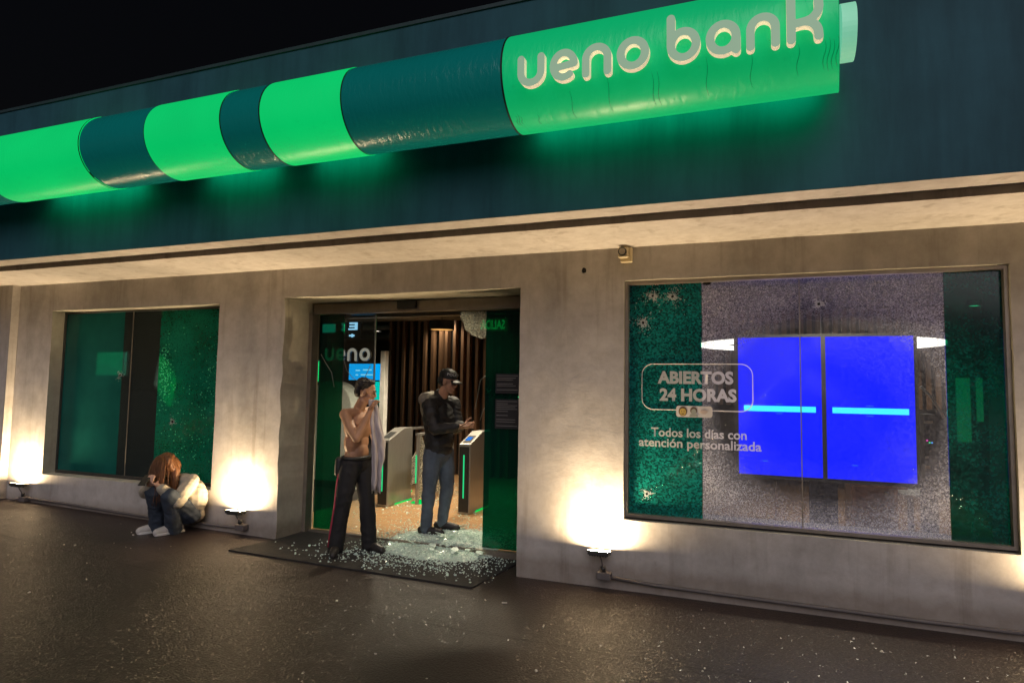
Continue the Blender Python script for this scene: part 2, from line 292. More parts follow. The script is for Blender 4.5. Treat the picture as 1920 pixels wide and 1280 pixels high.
# ------------------------------------------------------------------ mesh helpers
def link(name, me, parent=None):
    o = bpy.data.objects.new(name, me); COL.objects.link(o)
    if parent is not None:
        o.parent = parent; o.matrix_parent_inverse = world_inv(parent)
    return o
def world_inv(p):
    mm = Matrix.Translation(p.location) @ p.rotation_euler.to_matrix().to_4x4()
    if p.parent is not None: return (wmat(p)).inverted()
    return mm.inverted()
def wmat(p):
    mm = Matrix.Translation(p.location) @ p.rotation_euler.to_matrix().to_4x4()
    if p.parent is not None: return wmat(p.parent) @ p.matrix_parent_inverse @ mm
    return mm
class MB:
    def __init__(s): s.v = []; s.f = []; s.mi = []
    def add(s, v, f, mi=0):
        b = len(s.v); s.v += [tuple(x) for x in v]; s.f += [tuple(i+b for i in q) for q in f]; s.mi += [mi]*len(f); return s
    def box(s, a, b, mi=0):
        x0, y0, z0 = a; x1, y1, z1 = b
        return s.add([(x0,y0,z0),(x1,y0,z0),(x1,y1,z0),(x0,y1,z0),(x0,y0,z1),(x1,y0,z1),(x1,y1,z1),(x0,y1,z1)],
              [(0,3,2,1),(4,5,6,7),(0,1,5,4),(1,2,6,5),(2,3,7,6),(3,0,4,7)], mi)
    def tube(s, pts, r, n=8, mi=0, cap=True):
        pts = [Vector(p) for p in pts]; rs = r if isinstance(r, (list, tuple)) else [r]*len(pts)
        rings = []; pv = None
        for i, p in enumerate(pts):
            t = (pts[min(i+1, len(pts)-1)] - pts[max(i-1, 0)]).normalized()
            if pv is None: pv = t.orthogonal().normalized()
            pv = (pv - t*pv.dot(t)).normalized(); q = t.cross(pv)
            rings.append([p + (pv*math.cos(a) + q*math.sin(a))*rs[i] for a in [2*PI*k/n for k in range(n)]])
        v = [x for rg in rings for x in rg]; f = []
        for i in range(len(pts)-1):
            for k in range(n):
                f.append((i*n+k, i*n+(k+1) % n, (i+1)*n+(k+1) % n, (i+1)*n+k))
        if cap: f += [tuple(range(n-1, -1, -1)), tuple((len(pts)-1)*n+k for k in range(n))]
        return s.add(v, f, mi)
    def prism(s, poly, y0, y1, mi=0, axis='y'):
        n = len(poly); mk = (lambda p, y: (p[0], y, p[1])) if axis == 'y' else (lambda p, z: (p[0], p[1], z))
        v = [mk(p, y0) for p in poly] + [mk(p, y1) for p in poly]
        f = [tuple(range(n)), tuple(range(2*n-1, n-1, -1))] + [(i, i+n, (i+1) % n+n, (i+1) % n) for i in range(n)]
        return s.add(v, f, mi)
    def build(s, name, mats, parent=None, smooth=False, recalc=True):
        me = bpy.data.meshes.new(name); me.from_pydata(s.v, [], s.f)
        for m in (mats if isinstance(mats, (list, tuple)) else [mats]): me.materials.append(m)
        if len(set(s.mi)) > 1: me.polygons.foreach_set('material_index', s.mi)
        if recalc:
            bm = bmesh.new(); bm.from_mesh(me); bmesh.ops.recalc_face_normals(bm, faces=bm.faces); bm.to_mesh(me); bm.free()
        if smooth: me.polygons.foreach_set('use_smooth', [True]*len(me.polygons))
        me.update(); return link(name, me, parent)
def bevel(o, wd=0.004, seg=2):
    md = o.modifiers.new('bevel', 'BEVEL'); md.width = wd; md.segments = seg; md.limit_method = 'ANGLE'; md.angle_limit = R_(40); return o
def thing(name, label, cat, loc=(0, 0, 0), rz=0, group=None):
    o = bpy.data.objects.new(name, None); COL.objects.link(o); o.location = loc; o.rotation_euler = (0, 0, rz)
    o.empty_display_size = 0.1; o['label'] = label; o['category'] = cat
    if group: o['group'] = group
    return o
def tag(o, label=None, cat=None, group=None, kind=None):
    if label: o['label'] = label
    if cat: o['category'] = cat
    if group: o['group'] = group
    if kind: o['kind'] = kind
    return o
def dup(root, loc, rz=0, label=None):
    r = root.copy(); COL.objects.link(r); r.location = loc; r.rotation_euler = (0, 0, rz)
    if label: r['label'] = label
    for ch in list(root.children):
        c = ch.copy(); COL.objects.link(c); c.parent = r; c.matrix_parent_inverse = ch.matrix_parent_inverse.copy()
        for g in list(ch.children):
            d = g.copy(); COL.objects.link(d); d.parent = c; d.matrix_parent_inverse = g.matrix_parent_inverse.copy()
    return r
def text_mesh(name, s, size, mat, parent, loc, rot=(PI/2, 0, 0), bold=0.0, align='LEFT', mirror=False, depth=0.0, xs=1.0):
    cu = bpy.data.curves.new('text', 'FONT'); cu.body = s; cu.size = size; cu.offset = bold; cu.align_x = align; cu.extrude = depth
    cu.resolution_u = 3
    t = bpy.data.objects.new('text', cu); COL.objects.link(t)
    dg = bpy.context.evaluated_depsgraph_get()
    me = bpy.data.meshes.new_from_object(t.evaluated_get(dg)); bpy.data.objects.remove(t)
    mx = Matrix.Translation(loc) @ Matrix.LocRotScale(None, __import__('mathutils').Euler(rot), None)
    sc = Matrix.Diagonal((-xs if mirror else xs, 1, 1, 1))
    me.transform(mx @ sc); me.materials.clear(); me.materials.append(mat); me.name = name
    return link(name, me, parent)
def fit_text(name, s, x0, x1, z, h, y, mat, parent, bold=0.0, mirror=False):
    """one line of lettering on a plane facing the street, between x0 and x1, capital height h"""
    o = text_mesh(name, s, h/0.72, mat, parent, (0, 0, 0), bold=bold, mirror=mirror)
    xs = [v.co.x for v in o.data.vertices]; a, b = min(xs), max(xs); k = (x1-x0)/(b-a)
    for v in o.data.vertices: v.co.x = x0 + (v.co.x-a)*k; v.co.z += z; v.co.y += y
    return o

# ---- rounded stroke lettering (signed distance field of the strokes, contoured)
def arc(cx, cz, r, a0, a1, n=14, rz=None):
    rz = rz or r
    return [(cx+r*math.cos(R_(a0+(a1-a0)*i/n)), cz+rz*math.sin(R_(a0+(a1-a0)*i/n))) for i in range(n+1)]
GLYPH = {   # x height 1, stroke half width 0.125, body width 0.9
 'u': [[(0.125, 0.9), (0.125, 0.45)] + arc(0.45, 0.45, 0.325, 180, 360) + [(0.775, 0.9)]],
 'n': [[(0.125, 0.1), (0.125, 0.55)] + arc(0.45, 0.55, 0.325, 180, 0) + [(0.775, 0.1)]],
 'e': [arc(0.45, 0.5, 0.335, 0, 305, 26, 0.375), [(0.785, 0.5), (0.19, 0.44)]],
 'o': [arc(0.45, 0.5, 0.335, 0, 360, 30, 0.375)],
 'b': [[(0.125, 1.30), (0.125, 0.5)], arc(0.46, 0.5, 0.335, 0, 360, 30, 0.375)],
 'a': [arc(0.45, 0.5, 0.335, 0, 360, 30, 0.375), [(0.785, 0.5), (0.785, 0.10)]],
 'k': [[(0.125, 1.45), (0.125, 0.10)], [(0.125, 0.52), (0.45, 0.55)] + arc(0.43, 0.93, 0.38, -75, -5, 8)[1:] + [(0.80, 1.12)], [(0.45, 0.55)] + arc(0.45, 0.20, 0.34, 80, 10, 8) + [(0.80, 0.1)]],
}
def glyph(ch, x0, z0, wd, ht, yf, yb, name, mats, parent, res=34, hw=0.113):
    st = GLYPH[ch]; segs = [(s[i], s[i+1]) for s in st for i in range(len(s)-1)]
    def sd(x, z):
        best = 9
        for (ax, az), (bx, bz) in segs:
            dx, dz = bx-ax, bz-az; L = dx*dx+dz*dz
            t = max(0, min(1, ((x-ax)*dx+(z-az)*dz)/L)) if L > 1e-9 else 0
            d = (x-ax-t*dx)**2+(z-az-t*dz)**2
            if d < best: best = d
        return math.sqrt(best)-hw
    st_ = 1/res; x_lo, z_lo = -0.08, -0.10; nx = int(1.08/st_)+1; nz = int((1.75 if ch in 'bk' else 1.2)/st_)+1
    val = [[sd(x_lo+i*st_, z_lo+j*st_) for i in range(nx+1)] for j in range(nz+1)]
    vid = {}; V = []; F = []
    def vert(key, x, z):
        if key not in vid: vid[key] = len(V); V.append((x0+(x_lo+x*st_)*wd, z0+(z_lo+z*st_)*ht))
        return vid[key]
    for j in range(nz):
        for i in range(nx):
            cs = [(i, j), (i+1, j), (i+1, j+1), (i, j+1)]; poly = []
            for k in range(4):
                a, b = cs[k], cs[(k+1) % 4]; va, vb = val[a[1]][a[0]], val[b[1]][b[0]]
                if va < 0: poly.append(vert(('c',)+a, a[0], a[1]))
                if (va < 0) != (vb < 0):
                    t = va/(va-vb); key = ('e',)+tuple(sorted((a, b)))
                    poly.append(vert(key, a[0]+(b[0]-a[0])*t, a[1]+(b[1]-a[1])*t))
            if len(poly) >= 3: F.append(poly)
    cnt = {}
    for f in F:
        for k in range(len(f)):
            a, b = f[k], f[(k+1) % len(f)]; cnt[(a, b)] = 1
    bd = [(a, b) for (a, b) in cnt if (b, a) not in cnt]
    mb = MB(); n = len(V)
    vs = [(x, yf, z) for x, z in V] + [(x, yb, z) for x, z in V]
    mb.add(vs, [tuple(f) for f in F], 0); b0 = 0
    mb.f += [(a, a+n, b+n, b) for a, b in bd]; mb.mi += [1]*len(bd)
    return mb.build(name, mats, parent)

# ---- organic bodies: overlapping tapered volumes fused by a voxel remesh
def sphere_v(c, r, axes=None, nu=14, nv=9):
    c = Vector(c); ax = axes or (Vector((1, 0, 0)), Vector((0, 1, 0)), Vector((0, 0, 1)))
    rr = r if isinstance(r, (tuple, list)) else (r, r, r)
    v = [c + ax[2]*rr[2]]
    for j in range(1, nv):
        t = PI*j/nv
        for i in range(nu):
            p = 2*PI*i/nu
            v.append(c + ax[0]*(rr[0]*math.sin(t)*math.cos(p)) + ax[1]*(rr[1]*math.sin(t)*math.sin(p)) + ax[2]*(rr[2]*math.cos(t)))
    v.append(c - ax[2]*rr[2]); f = [(0, 1+i, 1+(i+1) % nu) for i in range(nu)]
    for j in range(nv-2):
        for i in range(nu):
            f.append((1+j*nu+i, 1+(j+1)*nu+i, 1+(j+1)*nu+(i+1) % nu, 1+j*nu+(i+1) % nu))
    L = len(v)-1; f += [(L, 1+(nv-2)*nu+(i+1) % nu, 1+(nv-2)*nu+i) for i in range(nu)]
    return v, f
class Blob:
    def __init__(s): s.m = MB()
    def ell(s, c, r, axes=None): s.m.add(*sphere_v(c, r, axes)); return s
    def cap(s, pts, rs, n=12):
        pts = [Vector(p) for p in pts]; rs = rs if isinstance(rs, (list, tuple)) else [rs]*len(pts)
        for i in range(len(pts)-1):
            a, b, ra, rb = pts[i], pts[i+1], rs[i], rs[i+1]
            t = (b-a); L = t.length
            if L < 1e-5: continue
            t /= L; p = t.orthogonal().normalized(); q = t.cross(p); ring = []
            prof = [(-ra*math.cos(k), ra*math.sin(k)) for k in (0.35, 0.8, 1.25)] + [(L*0.33, ra+(rb-ra)*0.33), (L*0.66, ra+(rb-ra)*0.66)] + [(L+rb*math.cos(k), rb*math.sin(k)) for k in (1.25, 0.8, 0.35)]
            v = [a - t*ra]; f = []
            for (h, r) in prof: v += [a + t*h + (p*math.cos(2*PI*k/n) + q*math.sin(2*PI*k/n))*r for k in range(n)]
            v.append(b + t*rb); m = len(prof)
            f += [(0, 1+(k+1) % n, 1+k) for k in range(n)]
            for j in range(m-1): f += [(1+j*n+k, 1+j*n+(k+1) % n, 1+(j+1)*n+(k+1) % n, 1+(j+1)*n+k) for k in range(n)]
            f += [(len(v)-1, 1+(m-1)*n+k, 1+(m-1)*n+(k+1) % n) for k in range(n)]
            s.m.add(v, f)
        return s
    def build(s, name, mat, parent, voxel=0.008, smooth=6, fold=0.0, fscale=(14, 14, 26), cut=None):
        me = bpy.data.meshes.new('tmp'); me.from_pydata(s.m.v, [], s.m.f); o = bpy.data.objects.new('tmp', me); COL.objects.link(o)
        r = o.modifiers.new('r', 'REMESH'); r.mode = 'VOXEL'; r.voxel_size = voxel
        sm = o.modifiers.new('s', 'SMOOTH'); sm.factor = 0.5; sm.iterations = smooth
        dg = bpy.context.evaluated_depsgraph_get(); dg.update()
        out = bpy.data.meshes.new_from_object(o.evaluated_get(dg)); bpy.data.objects.remove(o); bpy.data.meshes.remove(me)
        if fold:
            nr = [v.normal.copy() for v in out.vertices]
            for v, n in zip(out.vertices, nr):
                c = v.co; q = Vector((c.x*fscale[0], c.y*fscale[1], c.z*fscale[2]))
                h = 1-abs(noise.noise(q))*2.2; h2 = noise.noise(q*0.45)
                v.co = c + n*(fold*(0.65*h + 0.9*h2))
        out.materials.clear(); out.materials.append(mat)
        out.polygons.foreach_set('use_smooth', [True]*len(out.polygons)); out.name = name
        return link(name, out, parent)

# ================================================================== SETTING
def gz(x): return 0.0 if x > -2 else min(0.16, -0.022*(x+2))
def grid_ground():
    mb = MB(); xs = [-90, -40, -20, -12] + [-9.27+0.5*i for i in range(15)] + [-2, 0, 3, 8, 20, 40, 90]; ys = [-90, -40, -15, -8, -4, -2, 0, 0.3, 20, 60]
    for y in ys:
        for x in xs: mb.v.append((x, y, gz(x)))
    n = len(xs)
    for j in range(len(ys)-1):
        for i in range(n-1): mb.f.append((j*n+i, j*n+i+1, (j+1)*n+i+1, (j+1)*n+i)); mb.mi.append(0)
    o = mb.build('pavement', M['pavement'], smooth=True); o['kind'] = 'structure'; return o
grid_ground()

def ground_line(pts, wd):
    mb = MB()
    for (x0, y0), (x1, y1) in zip(pts, pts[1:]):
        n = 24
        for i in range(n):
            a, b = i/n, (i+1)/n
            p, q = Vector((x0+(x1-x0)*a, y0+(y1-y0)*a)), Vector((x0+(x1-x0)*b, y0+(y1-y0)*b)); d = (q-p).normalized(); e = Vector((-d.y, d.x))*wd
            j = lambda v: .012*noise.noise(Vector((v.x*4, v.y*4, 3)))
            mb.add([(v.x, v.y+j(v), gz(v.x)+.003) for v in (p-e, q-e, q+e, p+e)], [(0, 1, 2, 3)])
    o = mb.build('pavement_joint', M['joint'], None, recalc=False); o['kind'] = 'structure'
M['joint'] = simple('joint_dark', (0.032, 0.025, 0.023), 0.8)
ground_line([(-9.0, -1.02), (-4.6, -1.32), (3.5, -1.28)], .0025)

bank = thing('bank_building', 'single storey bank branch with grey plaster walls, deep cream soffit and dark teal fascia', 'building', (-3.3, 0, 0))
WL = (-8.25, -5.53, 0.49, 2.51); DR = (-4.64, -2.0, -0.2, 2.545); WR = (-1.06, 1.645, 0.57, 2.565)
ZS = 2.85
def front_wall():
    holes = [WL, DR, WR]; TH = 0.30
    xb = sorted({-9.6, 5.0} | {h[0] for h in holes} | {h[1] for h in holes}); zb = sorted({-0.1, ZS} | {h[2] for h in holes if h[2] > 0} | {h[3] for h in holes})
    def sub(b):
        out = [b[0]]
        for a, c in zip(b, b[1:]):
            n = max(1, int(math.ceil((c-a)/0.085))); out += [a+(c-a)*k/n for k in range(1, n+1)]
        return out
    xs, zs = sub(xb), sub(zb)
    def inh(x, z): return any(h[0] < x < h[1] and h[2] < z < h[3] for h in holes)
    mb = MB(); vid = {}
    def P(i, j):
        if (i, j) in vid: return vid[(i, j)]
        x, z = xs[i], zs[j]; yy = 0.006*noise.noise(Vector((x*1.1, z*1.3, 3))) + 0.004*noise.noise(Vector((x*4, z*4, 8)))
        for h in holes:
            onx = (abs(x-h[0]) < 1e-6 or abs(x-h[1]) < 1e-6) and h[2]-1e-6 <= z <= h[3]+1e-6
            onz = (abs(z-h[2]) < 1e-6 or abs(z-h[3]) < 1e-6) and h[0]-1e-6 <= x <= h[1]+1e-6
            a = 0.0035
            if h is DR and abs(x-h[0]) < 1e-6: a = 0.026
            dx = a*noise.noise(Vector((x*3, 0.3, z*4.5))) if onx else 0; dz = 0.003*noise.noise(Vector((x*4.5, 5.3, z*3))) if onz else 0
            x += dx; z += dz
        vid[(i, j)] = len(mb.v); mb.v.append((x, yy, z)); return vid[(i, j)]
    edges = {}
    for i in range(len(xs)-1):
        for j in range(len(zs)-1):
            if inh((xs[i]+xs[i+1])/2, (zs[j]+zs[j+1])/2): continue
            q = (P(i, j), P(i+1, j), P(i+1, j+1), P(i, j+1)); mb.f.append(q); mb.mi.append(0)
            for k in range(4): edges[(q[k], q[(k+1) % 4])] = 1
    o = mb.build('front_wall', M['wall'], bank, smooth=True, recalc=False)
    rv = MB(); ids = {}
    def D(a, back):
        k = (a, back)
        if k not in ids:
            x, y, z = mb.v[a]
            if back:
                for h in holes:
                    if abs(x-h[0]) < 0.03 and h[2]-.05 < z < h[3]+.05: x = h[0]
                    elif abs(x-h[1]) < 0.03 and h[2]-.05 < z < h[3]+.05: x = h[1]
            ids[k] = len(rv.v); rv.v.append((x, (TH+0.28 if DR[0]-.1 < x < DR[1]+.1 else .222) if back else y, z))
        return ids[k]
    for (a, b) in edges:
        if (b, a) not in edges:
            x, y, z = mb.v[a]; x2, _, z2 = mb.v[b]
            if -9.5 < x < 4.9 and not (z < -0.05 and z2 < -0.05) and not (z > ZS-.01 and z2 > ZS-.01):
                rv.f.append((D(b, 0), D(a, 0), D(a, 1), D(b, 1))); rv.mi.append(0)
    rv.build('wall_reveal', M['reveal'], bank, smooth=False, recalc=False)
front_wall()
# projecting pilaster at the far left, edges slightly rounded
MB().box((-10.6, -0.10, -0.1), (-8.885, -0.005, ZS-0.002)).build('pilaster', M['wall'], bank); bevel(bank.children[-1], 0.008, 3)
# soffit, groove, fascia
FY = -1.254
def strip(name, y0, y1, z, mat, th=0.08):
    mb = MB(); n = 90
    for k in range(n+1):
        x = -13+19.0*k/n; e0 = 0.004*noise.noise(Vector((x*1.7, y0*9, 1))); e1 = 0.006*noise.noise(Vector((x*1.9, y1*9, 7)))
        e = 0.003*noise.noise(Vector((x*2.2, 1, y0)))
        mb.v += [(x, y0+e0, z+e), (x, y1+e1, z+e), (x, y0+e0, z+th), (x, y1+e1, z+th)]
        if k:
            a, b = (k-1)*4, k*4
            mb.f += [(a, a+1, b+1, b), (a, b, b+2, a+2), (a+1, a+3, b+3, b+1)]; mb.mi += [0]*3
    return mb.build(name, mat, bank, recalc=False)
strip('soffit', -0.81, 0.0, ZS, M['soffit'])
strip('soffit_edge', FY+0.014, -1.03, ZS, M['soffit'])
MB().box((-13, -1.045, ZS+0.055), (6, -0.795, ZS+0.10)).build('shadow_groove', M['groove'], bank)
fb = MB(); nx, nz = 96, 16
for j in range(nz+1):
    for i in range(nx+1):
        x = -13+19*i/nx; z = ZS-0.002+(4.40-ZS)*j/nz
        fb.v.append((x, FY+0.004*noise.noise(Vector((x*1.2, z*1.4, 2))), z))
for j in range(nz):
    for i in range(nx): a = j*(nx+1)+i; fb.f.append((a, a+1, a+nx+2, a+nx+1)); fb.mi.append(0)
fb.build('fascia', M['fascia'], bank, smooth=True, recalc=False)
MB().box((-13, FY-0.012, 4.402), (6, FY+0.25, 4.43)).build('parapet_cap', M['fascia_cap'], bank)
MB().box((-13, FY+0.26, 3.22), (6, 12.2, 3.40)).build('roof', M['groove'], bank)
# room shell
MB().box((-13.2, 12.0, -0.1), (6, 12.2, 3.2)).build('back_wall', M['room'], bank)
MB().box((-13.2, 0.6, -0.1), (-13.0, 12.0, 3.2)).build('side_wall', M['room'], bank)
MB().box((5.8, 0.6, -0.1), (6.0, 12.0, 3.2)).build('side_wall', M['room'], bank)
MB().box((-13.2, 0.31, 3.02), (6, 12.0, 3.20)).build('ceiling', M['room_ceiling'], bank)
fl = MB().box((-13.0, 0.50, -0.05), (5.8, 12.0, 0.07)).build('interior_floor', M['floor'], bank)
MB().box((-4.62, 0.455, -0.02), (-2.0, 0.498, 0.072)).build('threshold', M['alu'], bank)
MB().box((-1.58, 0.60, 0.0), (-1.48, 7.0, 3.01)).build('partition_wall', M['room'], bank)
MB().box((-13.0, 0.226, 0.0), (-8.25, 0.60, 3.0)).build('inner_lining', M['room'], bank)
for x0, x1 in ((-5.53, -4.64), (-2.0, -1.06), (1.645, 5.8)):
    MB().box((x0+0.01, 0.226, 0.07), (x1-0.01, 0.60, 3.0)).build('inner_lining', M['room'], bank)
for (x0, x1, z0) in ((-8.25, -5.53, 2.52), (-4.64, -2.0, 2.66), (-1.06, 1.645, 2.575)):
    MB().box((x0, 0.226, z0), (x1, 0.60, 3.0)).build('inner_lining', M['room'], bank)
for (x0, x1, z1) in ((-8.25, -5.53, 0.48), (-1.06, 1.645, 0.56)):
    MB().box((x0, 0.226, 0.07), (x1, 0.60, z1)).build('inner_lining', M['room'], bank)
# ceiling ducts and joists
for k, (x0, y0, x1, y1, z, r) in enumerate([(-11, 3.2, -4, 3.9, 2.80, .10), (-11, 5.4, -4.8, 6.2, 2.86, .08), (-10.5, 2.0, -2.4, 2.5, 2.88, .05), (-11, 7.5, -5, 8.5, 2.85, .12)]):
    MB().tube([(x0, y0, z), (x1, y1, z)], r, 10).build('ceiling_duct', M['darkalu'], bank, smooth=True)
for k in range(7):
    MB().box((-12.9, 1.2+1.5*k, 2.92), (-1.62, 1.28+1.5*k, 3.018)).build('ceiling_joist', M['black'], bank)
MB().box((-4.6, 1.02, 2.44), (-2.05, 1.10, 2.50)).build('beam', M['alu'], bank)
# bullet pock in the plaster
hp = MB(); pts = [(-1.412+0.021*math.cos(a)*(0.8+0.4*random.random()), 2.673+0.024*math.sin(a)*(0.8+0.4*random.random())) for a in [2*PI*k/9 for k in range(9)]]
hp.prism(pts, -0.0085, 0.03); tag(hp.build('bullet_hole', M['hole'], bank), 'dark pock in the plaster of the pier')

# ---- windows
def frame_rect(x0, x1, z0, z1, y0, y1, wd):
    mb = MB()
    mb.box((x0, y0, z0), (x0+wd, y1, z1)); mb.box((x1-wd, y0, z0), (x1, y1, z1))
    mb.box((x0+wd, y0, z1-wd), (x1-wd, y1, z1)); mb.box((x0+wd, y0, z0), (x1-wd, y1, z0+wd)); return mb
def star(x, z, y, r0, r1, spikes, seed, parent, hole=0.012, halo=0.0):
    rd = random.Random(seed)
    mb = MB()
    for k in range(int(2600*max(r1, halo))+60):      # crushed white glass round the hole, denser towards it
        q = abs(rd.gauss(0, 1))*max(halo, r1)*.42; a = rd.uniform(0, 2*PI); lobes = 1+.45*math.sin(3*a+seed)+.25*math.sin(5*a+2*seed)
        px_, pz_ = x+q*lobes*math.cos(a)*1.15, z+q*lobes*math.sin(a); e = rd.uniform(.0018, .0058)*(1.25 if q < .03 else .8)
        n_ = rd.randint(3, 5); o_ = rd.uniform(0, 6); yy = y-rd.uniform(.0008, .003)
        mb.add([(px_+e*math.cos(o_+2*PI*i/n_)*rd.uniform(.6, 1.5), yy, pz_+e*math.sin(o_+2*PI*i/n_)*rd.uniform(.6, 1.5)) for i in range(n_)], [tuple(range(n_))])
    mb.build('crushed_rim', M['frost'], parent)['kind'] = 'stuff'
    pts = [(x+hole*(0.75+0.5*rd.random())*math.cos(a), z+hole*(0.75+0.5*rd.random())*math.sin(a)) for a in [2*PI*k/9 for k in range(9)]]
    MB().prism(pts, y-0.0055, y+0.004).build('bullet_hole', M['hole'], parent)

wl = MB().box((WL[0]+.002, 0.155, WL[2]+.004), (WL[1]-.002, 0.175, WL[2]+.02)).build('window', M['darkalu'], bank)
wl['label'] = 'left shop window with green film and a dark clear band in the middle'
gl = 0.17
frame_rect(WL[0]+.003, WL[1]-.003, WL[2]+.021, WL[3]-.004, gl-0.02, gl+0.03, 0.018).build('frame', M['darkalu'], wl)
def pane(name, x0, x1, z0, z1, y, mat, parent, th=0.008): return MB().box((x0, y, z0), (x1, y+th, z1)).build(name, mat, parent)
z0, z1 = WL[2]+0.04, WL[3]-0.024
pane('film_pane', WL[0]+.023, -7.20, z0, z1, gl, M['film_left'], wl)
pane('clear_pane', -7.197, -6.60, z0, z1, gl, M['pane_dark'], wl)
pane('film_pane', -6.597, WL[1]-.023, z0, z1, gl, M['film_glitter'], wl)['label'] = 'shattered green film pane that glitters'
MB().box((-7.055, gl-0.006, z0), (-7.043, gl-0.001, z1)).build('glass_joint', M['alu'], wl)
gm = MB(); rg_ = random.Random(11)
for k in range(420):      # bright chips painted in as the pane's clustered glints
    cx, cz, sx_, sz_ = rg_.choice(((-6.50, 1.75, .05, .22), (-6.50, 1.75, .05, .22), (-6.42, 1.55, .07, .15), (-5.75, 1.65, .10, .25), (-6.1, .95, .25, .25), (-6.0, 1.4, .3, .5)))
    x, z = rg_.gauss(cx, sx_), rg_.gauss(cz, sz_); q = rg_.uniform(.002, .0058)
    if -6.58 < x < -5.57 and .55 < z < 2.4: gm.box((x-q, gl-.006, z-q*rg_.uniform(.6, 1.4)), (x+q, gl-.001, z+q))
gm.build('glint_chips', M['chip'], wl)['kind'] = 'stuff'
star(-7.22, 1.72, gl-0.002, .02, .06, 14, 1, wl, .014, .05)
star(-6.33, 1.19, gl-0.002, .02, .06, 14, 2, wl, .016, .055)

wr = MB().box((WR[0]+.002, 0.10, WR[2]+.004), (WR[1]-.002, 0.14, WR[2]+.02)).build('window', M['darkalu'], bank)
wr['label'] = 'right shop window of crazed glass with bullet holes and white opening hours lettering'
gr = 0.08
frame_rect(WR[0]+.003, WR[1]-.003, WR[2]+.021, WR[3]-.004, gr-0.05, gr+0.03, 0.026).build('frame', M['alu'], wr)
z0, z1 = WR[2]+0.047, WR[3]-0.03
pane('film_pane', WR[0]+.03, -0.435, z0, z1, gr, M['film_right_a'], wr)['label'] = 'crazed teal film pane on the left'
pane('crazed_pane', -0.432, 0.30, z0, z1, gr, M['crazed'], wr)
pane('crazed_pane', 0.304, 1.263, z0, z1, gr, M['crazed'], wr)
pane('film_pane', 1.266, WR[1]-.03, z0, z1, gr, M['film_right_b'], wr)['label'] = 'dark green film pane on the right'
MB().box((0.298, gr-0.004, z0), (0.306, gr-0.0005, z1)).build('glass_joint', M['alu'], wr)
for k, (x, z, a, h) in enumerate([(-.832, 2.438, .12, .010), (-.668, 2.427, .13, .011), (-.913, 2.212, .12, .013), (-.88, .784, .06, .011), (.439, 2.329, .08, .011)]):
    star(x, z, gr-0.002, .2*a, .8*a, 54, 10+k, wr, h, a*.5)
pts = [(-.393+.035*math.cos(t)*(.8+.4*random.random()), 2.525+.015*math.sin(t)*(.8+.3*random.random())) for t in [2*PI*k/11 for k in range(11)]]
MB().prism(pts, gr-0.006, gr+0.003).build('bullet_hole', M['hole'], wr)
# shock rings round two of the holes
def rings(x, z, rr, y, par):
    mb = MB()
    for r in rr:
        pts = [(x+1.5*r*math.cos(t)+.008*noise.noise(Vector((t*2, r*30, 1))), y, z+r*math.sin(t)+.008*noise.noise(Vector((t*2, r*30, 5)))) for t in [2*PI*k/36*.82+r*9 for k in range(36)]]
        mb.tube(pts, 0.0012, 4)
    mb.build('crack_ring', M['frost_soft'], par)
rings(.439, 2.34, (.06, .10, .14), gr-0.004, wr)
# lettering and sticker on the right window
yt = gr-0.0035
def flat(o):
    return o
fit_text('lettering', 'ABIERTOS', -.792, -.191, 1.704, .098, yt, M['decal'], wr, .006)
fit_text('lettering', '24 HORAS', -.775, -.168, 1.562, .098, yt, M['decal'], wr, .006)
fit_text('lettering', 'Todos los días con', -.845, -.095, 1.263, .073, yt, M['decal'], wr, .0022)
fit_text('lettering', 'atención personalizada', -.947, .014, 1.177, .073, yt, M['decal'], wr, .0022)
def rrect(x0, x1, z0, z1, r, n=8):
    p = []
    for cx, cz, a in ((x1-r, z1-r, 0), (x0+r, z1-r, 90), (x0+r, z0+r, 180), (x1-r, z0+r, 270)):
        p += [(cx+r*math.cos(R_(a+90*k/n)), cz+r*math.sin(R_(a+90*k/n))) for k in range(n+1)]
    return p
pp = rrect(-.921, -.046, 1.484, 1.862, .09)
MB().tube([(x, yt, z) for x, z in pp+pp[:1]], .0035, 5, cap=False).build('lettering_border', M['decal'], wr)
st = MB().prism(rrect(-.64, -.354, 1.427, 1.519, .022), yt-0.003, yt-0.0042).build('sticker', M['decal_solid'], wr)
def disc(x, z, rx, rz, y, n=18): return [(x+rx*math.cos(2*PI*k/n), z+rz*math.sin(2*PI*k/n)) for k in range(n)]
ya = yt-0.0045
e1 = MB(); e1.prism(disc(-.586, 1.474, .034, .040, 0), ya, ya-.0008, 1); e1.prism(disc(-.586, 1.469, .026, .030, 0), ya-.001, ya-.0016, 0)
for dx in (-.010, .010): e1.prism(disc(-.586+dx, 1.474, .0035, .0045, 0, 8), ya-.0018, ya-.0022, 1)
e1.prism([(-.598, 1.456), (-.574, 1.456), (-.578, 1.449), (-.594, 1.449)], ya-.0018, ya-.0022, 1)
e1.build('face_icon', [M['emoji_y'], M['emoji_b']], wr)
e2 = MB(); e2.prism(disc(-.500, 1.482, .028, .030, 0), ya, ya-.0008, 1); e2.prism(disc(-.500, 1.473, .020, .024, 0), ya-.001, ya-.0016, 0)
e2.prism([(-.536, 1.433), (-.464, 1.433), (-.474, 1.455), (-.526, 1.455)], ya-.0018, ya-.0022, 0); e2.build('face_icon', [M['emoji_g'], M['emoji_b']], wr)
e3 = MB(); e3.prism(disc(-.420, 1.474, .030, .018, 0), ya, ya-.0008); e3.prism([(-.45, 1.478), (-.42, 1.49), (-.39, 1.478), (-.405, 1.455), (-.43, 1.455)], ya-.001, ya-.0016); e3.build('hand_icon', M['emoji_p'], wr)

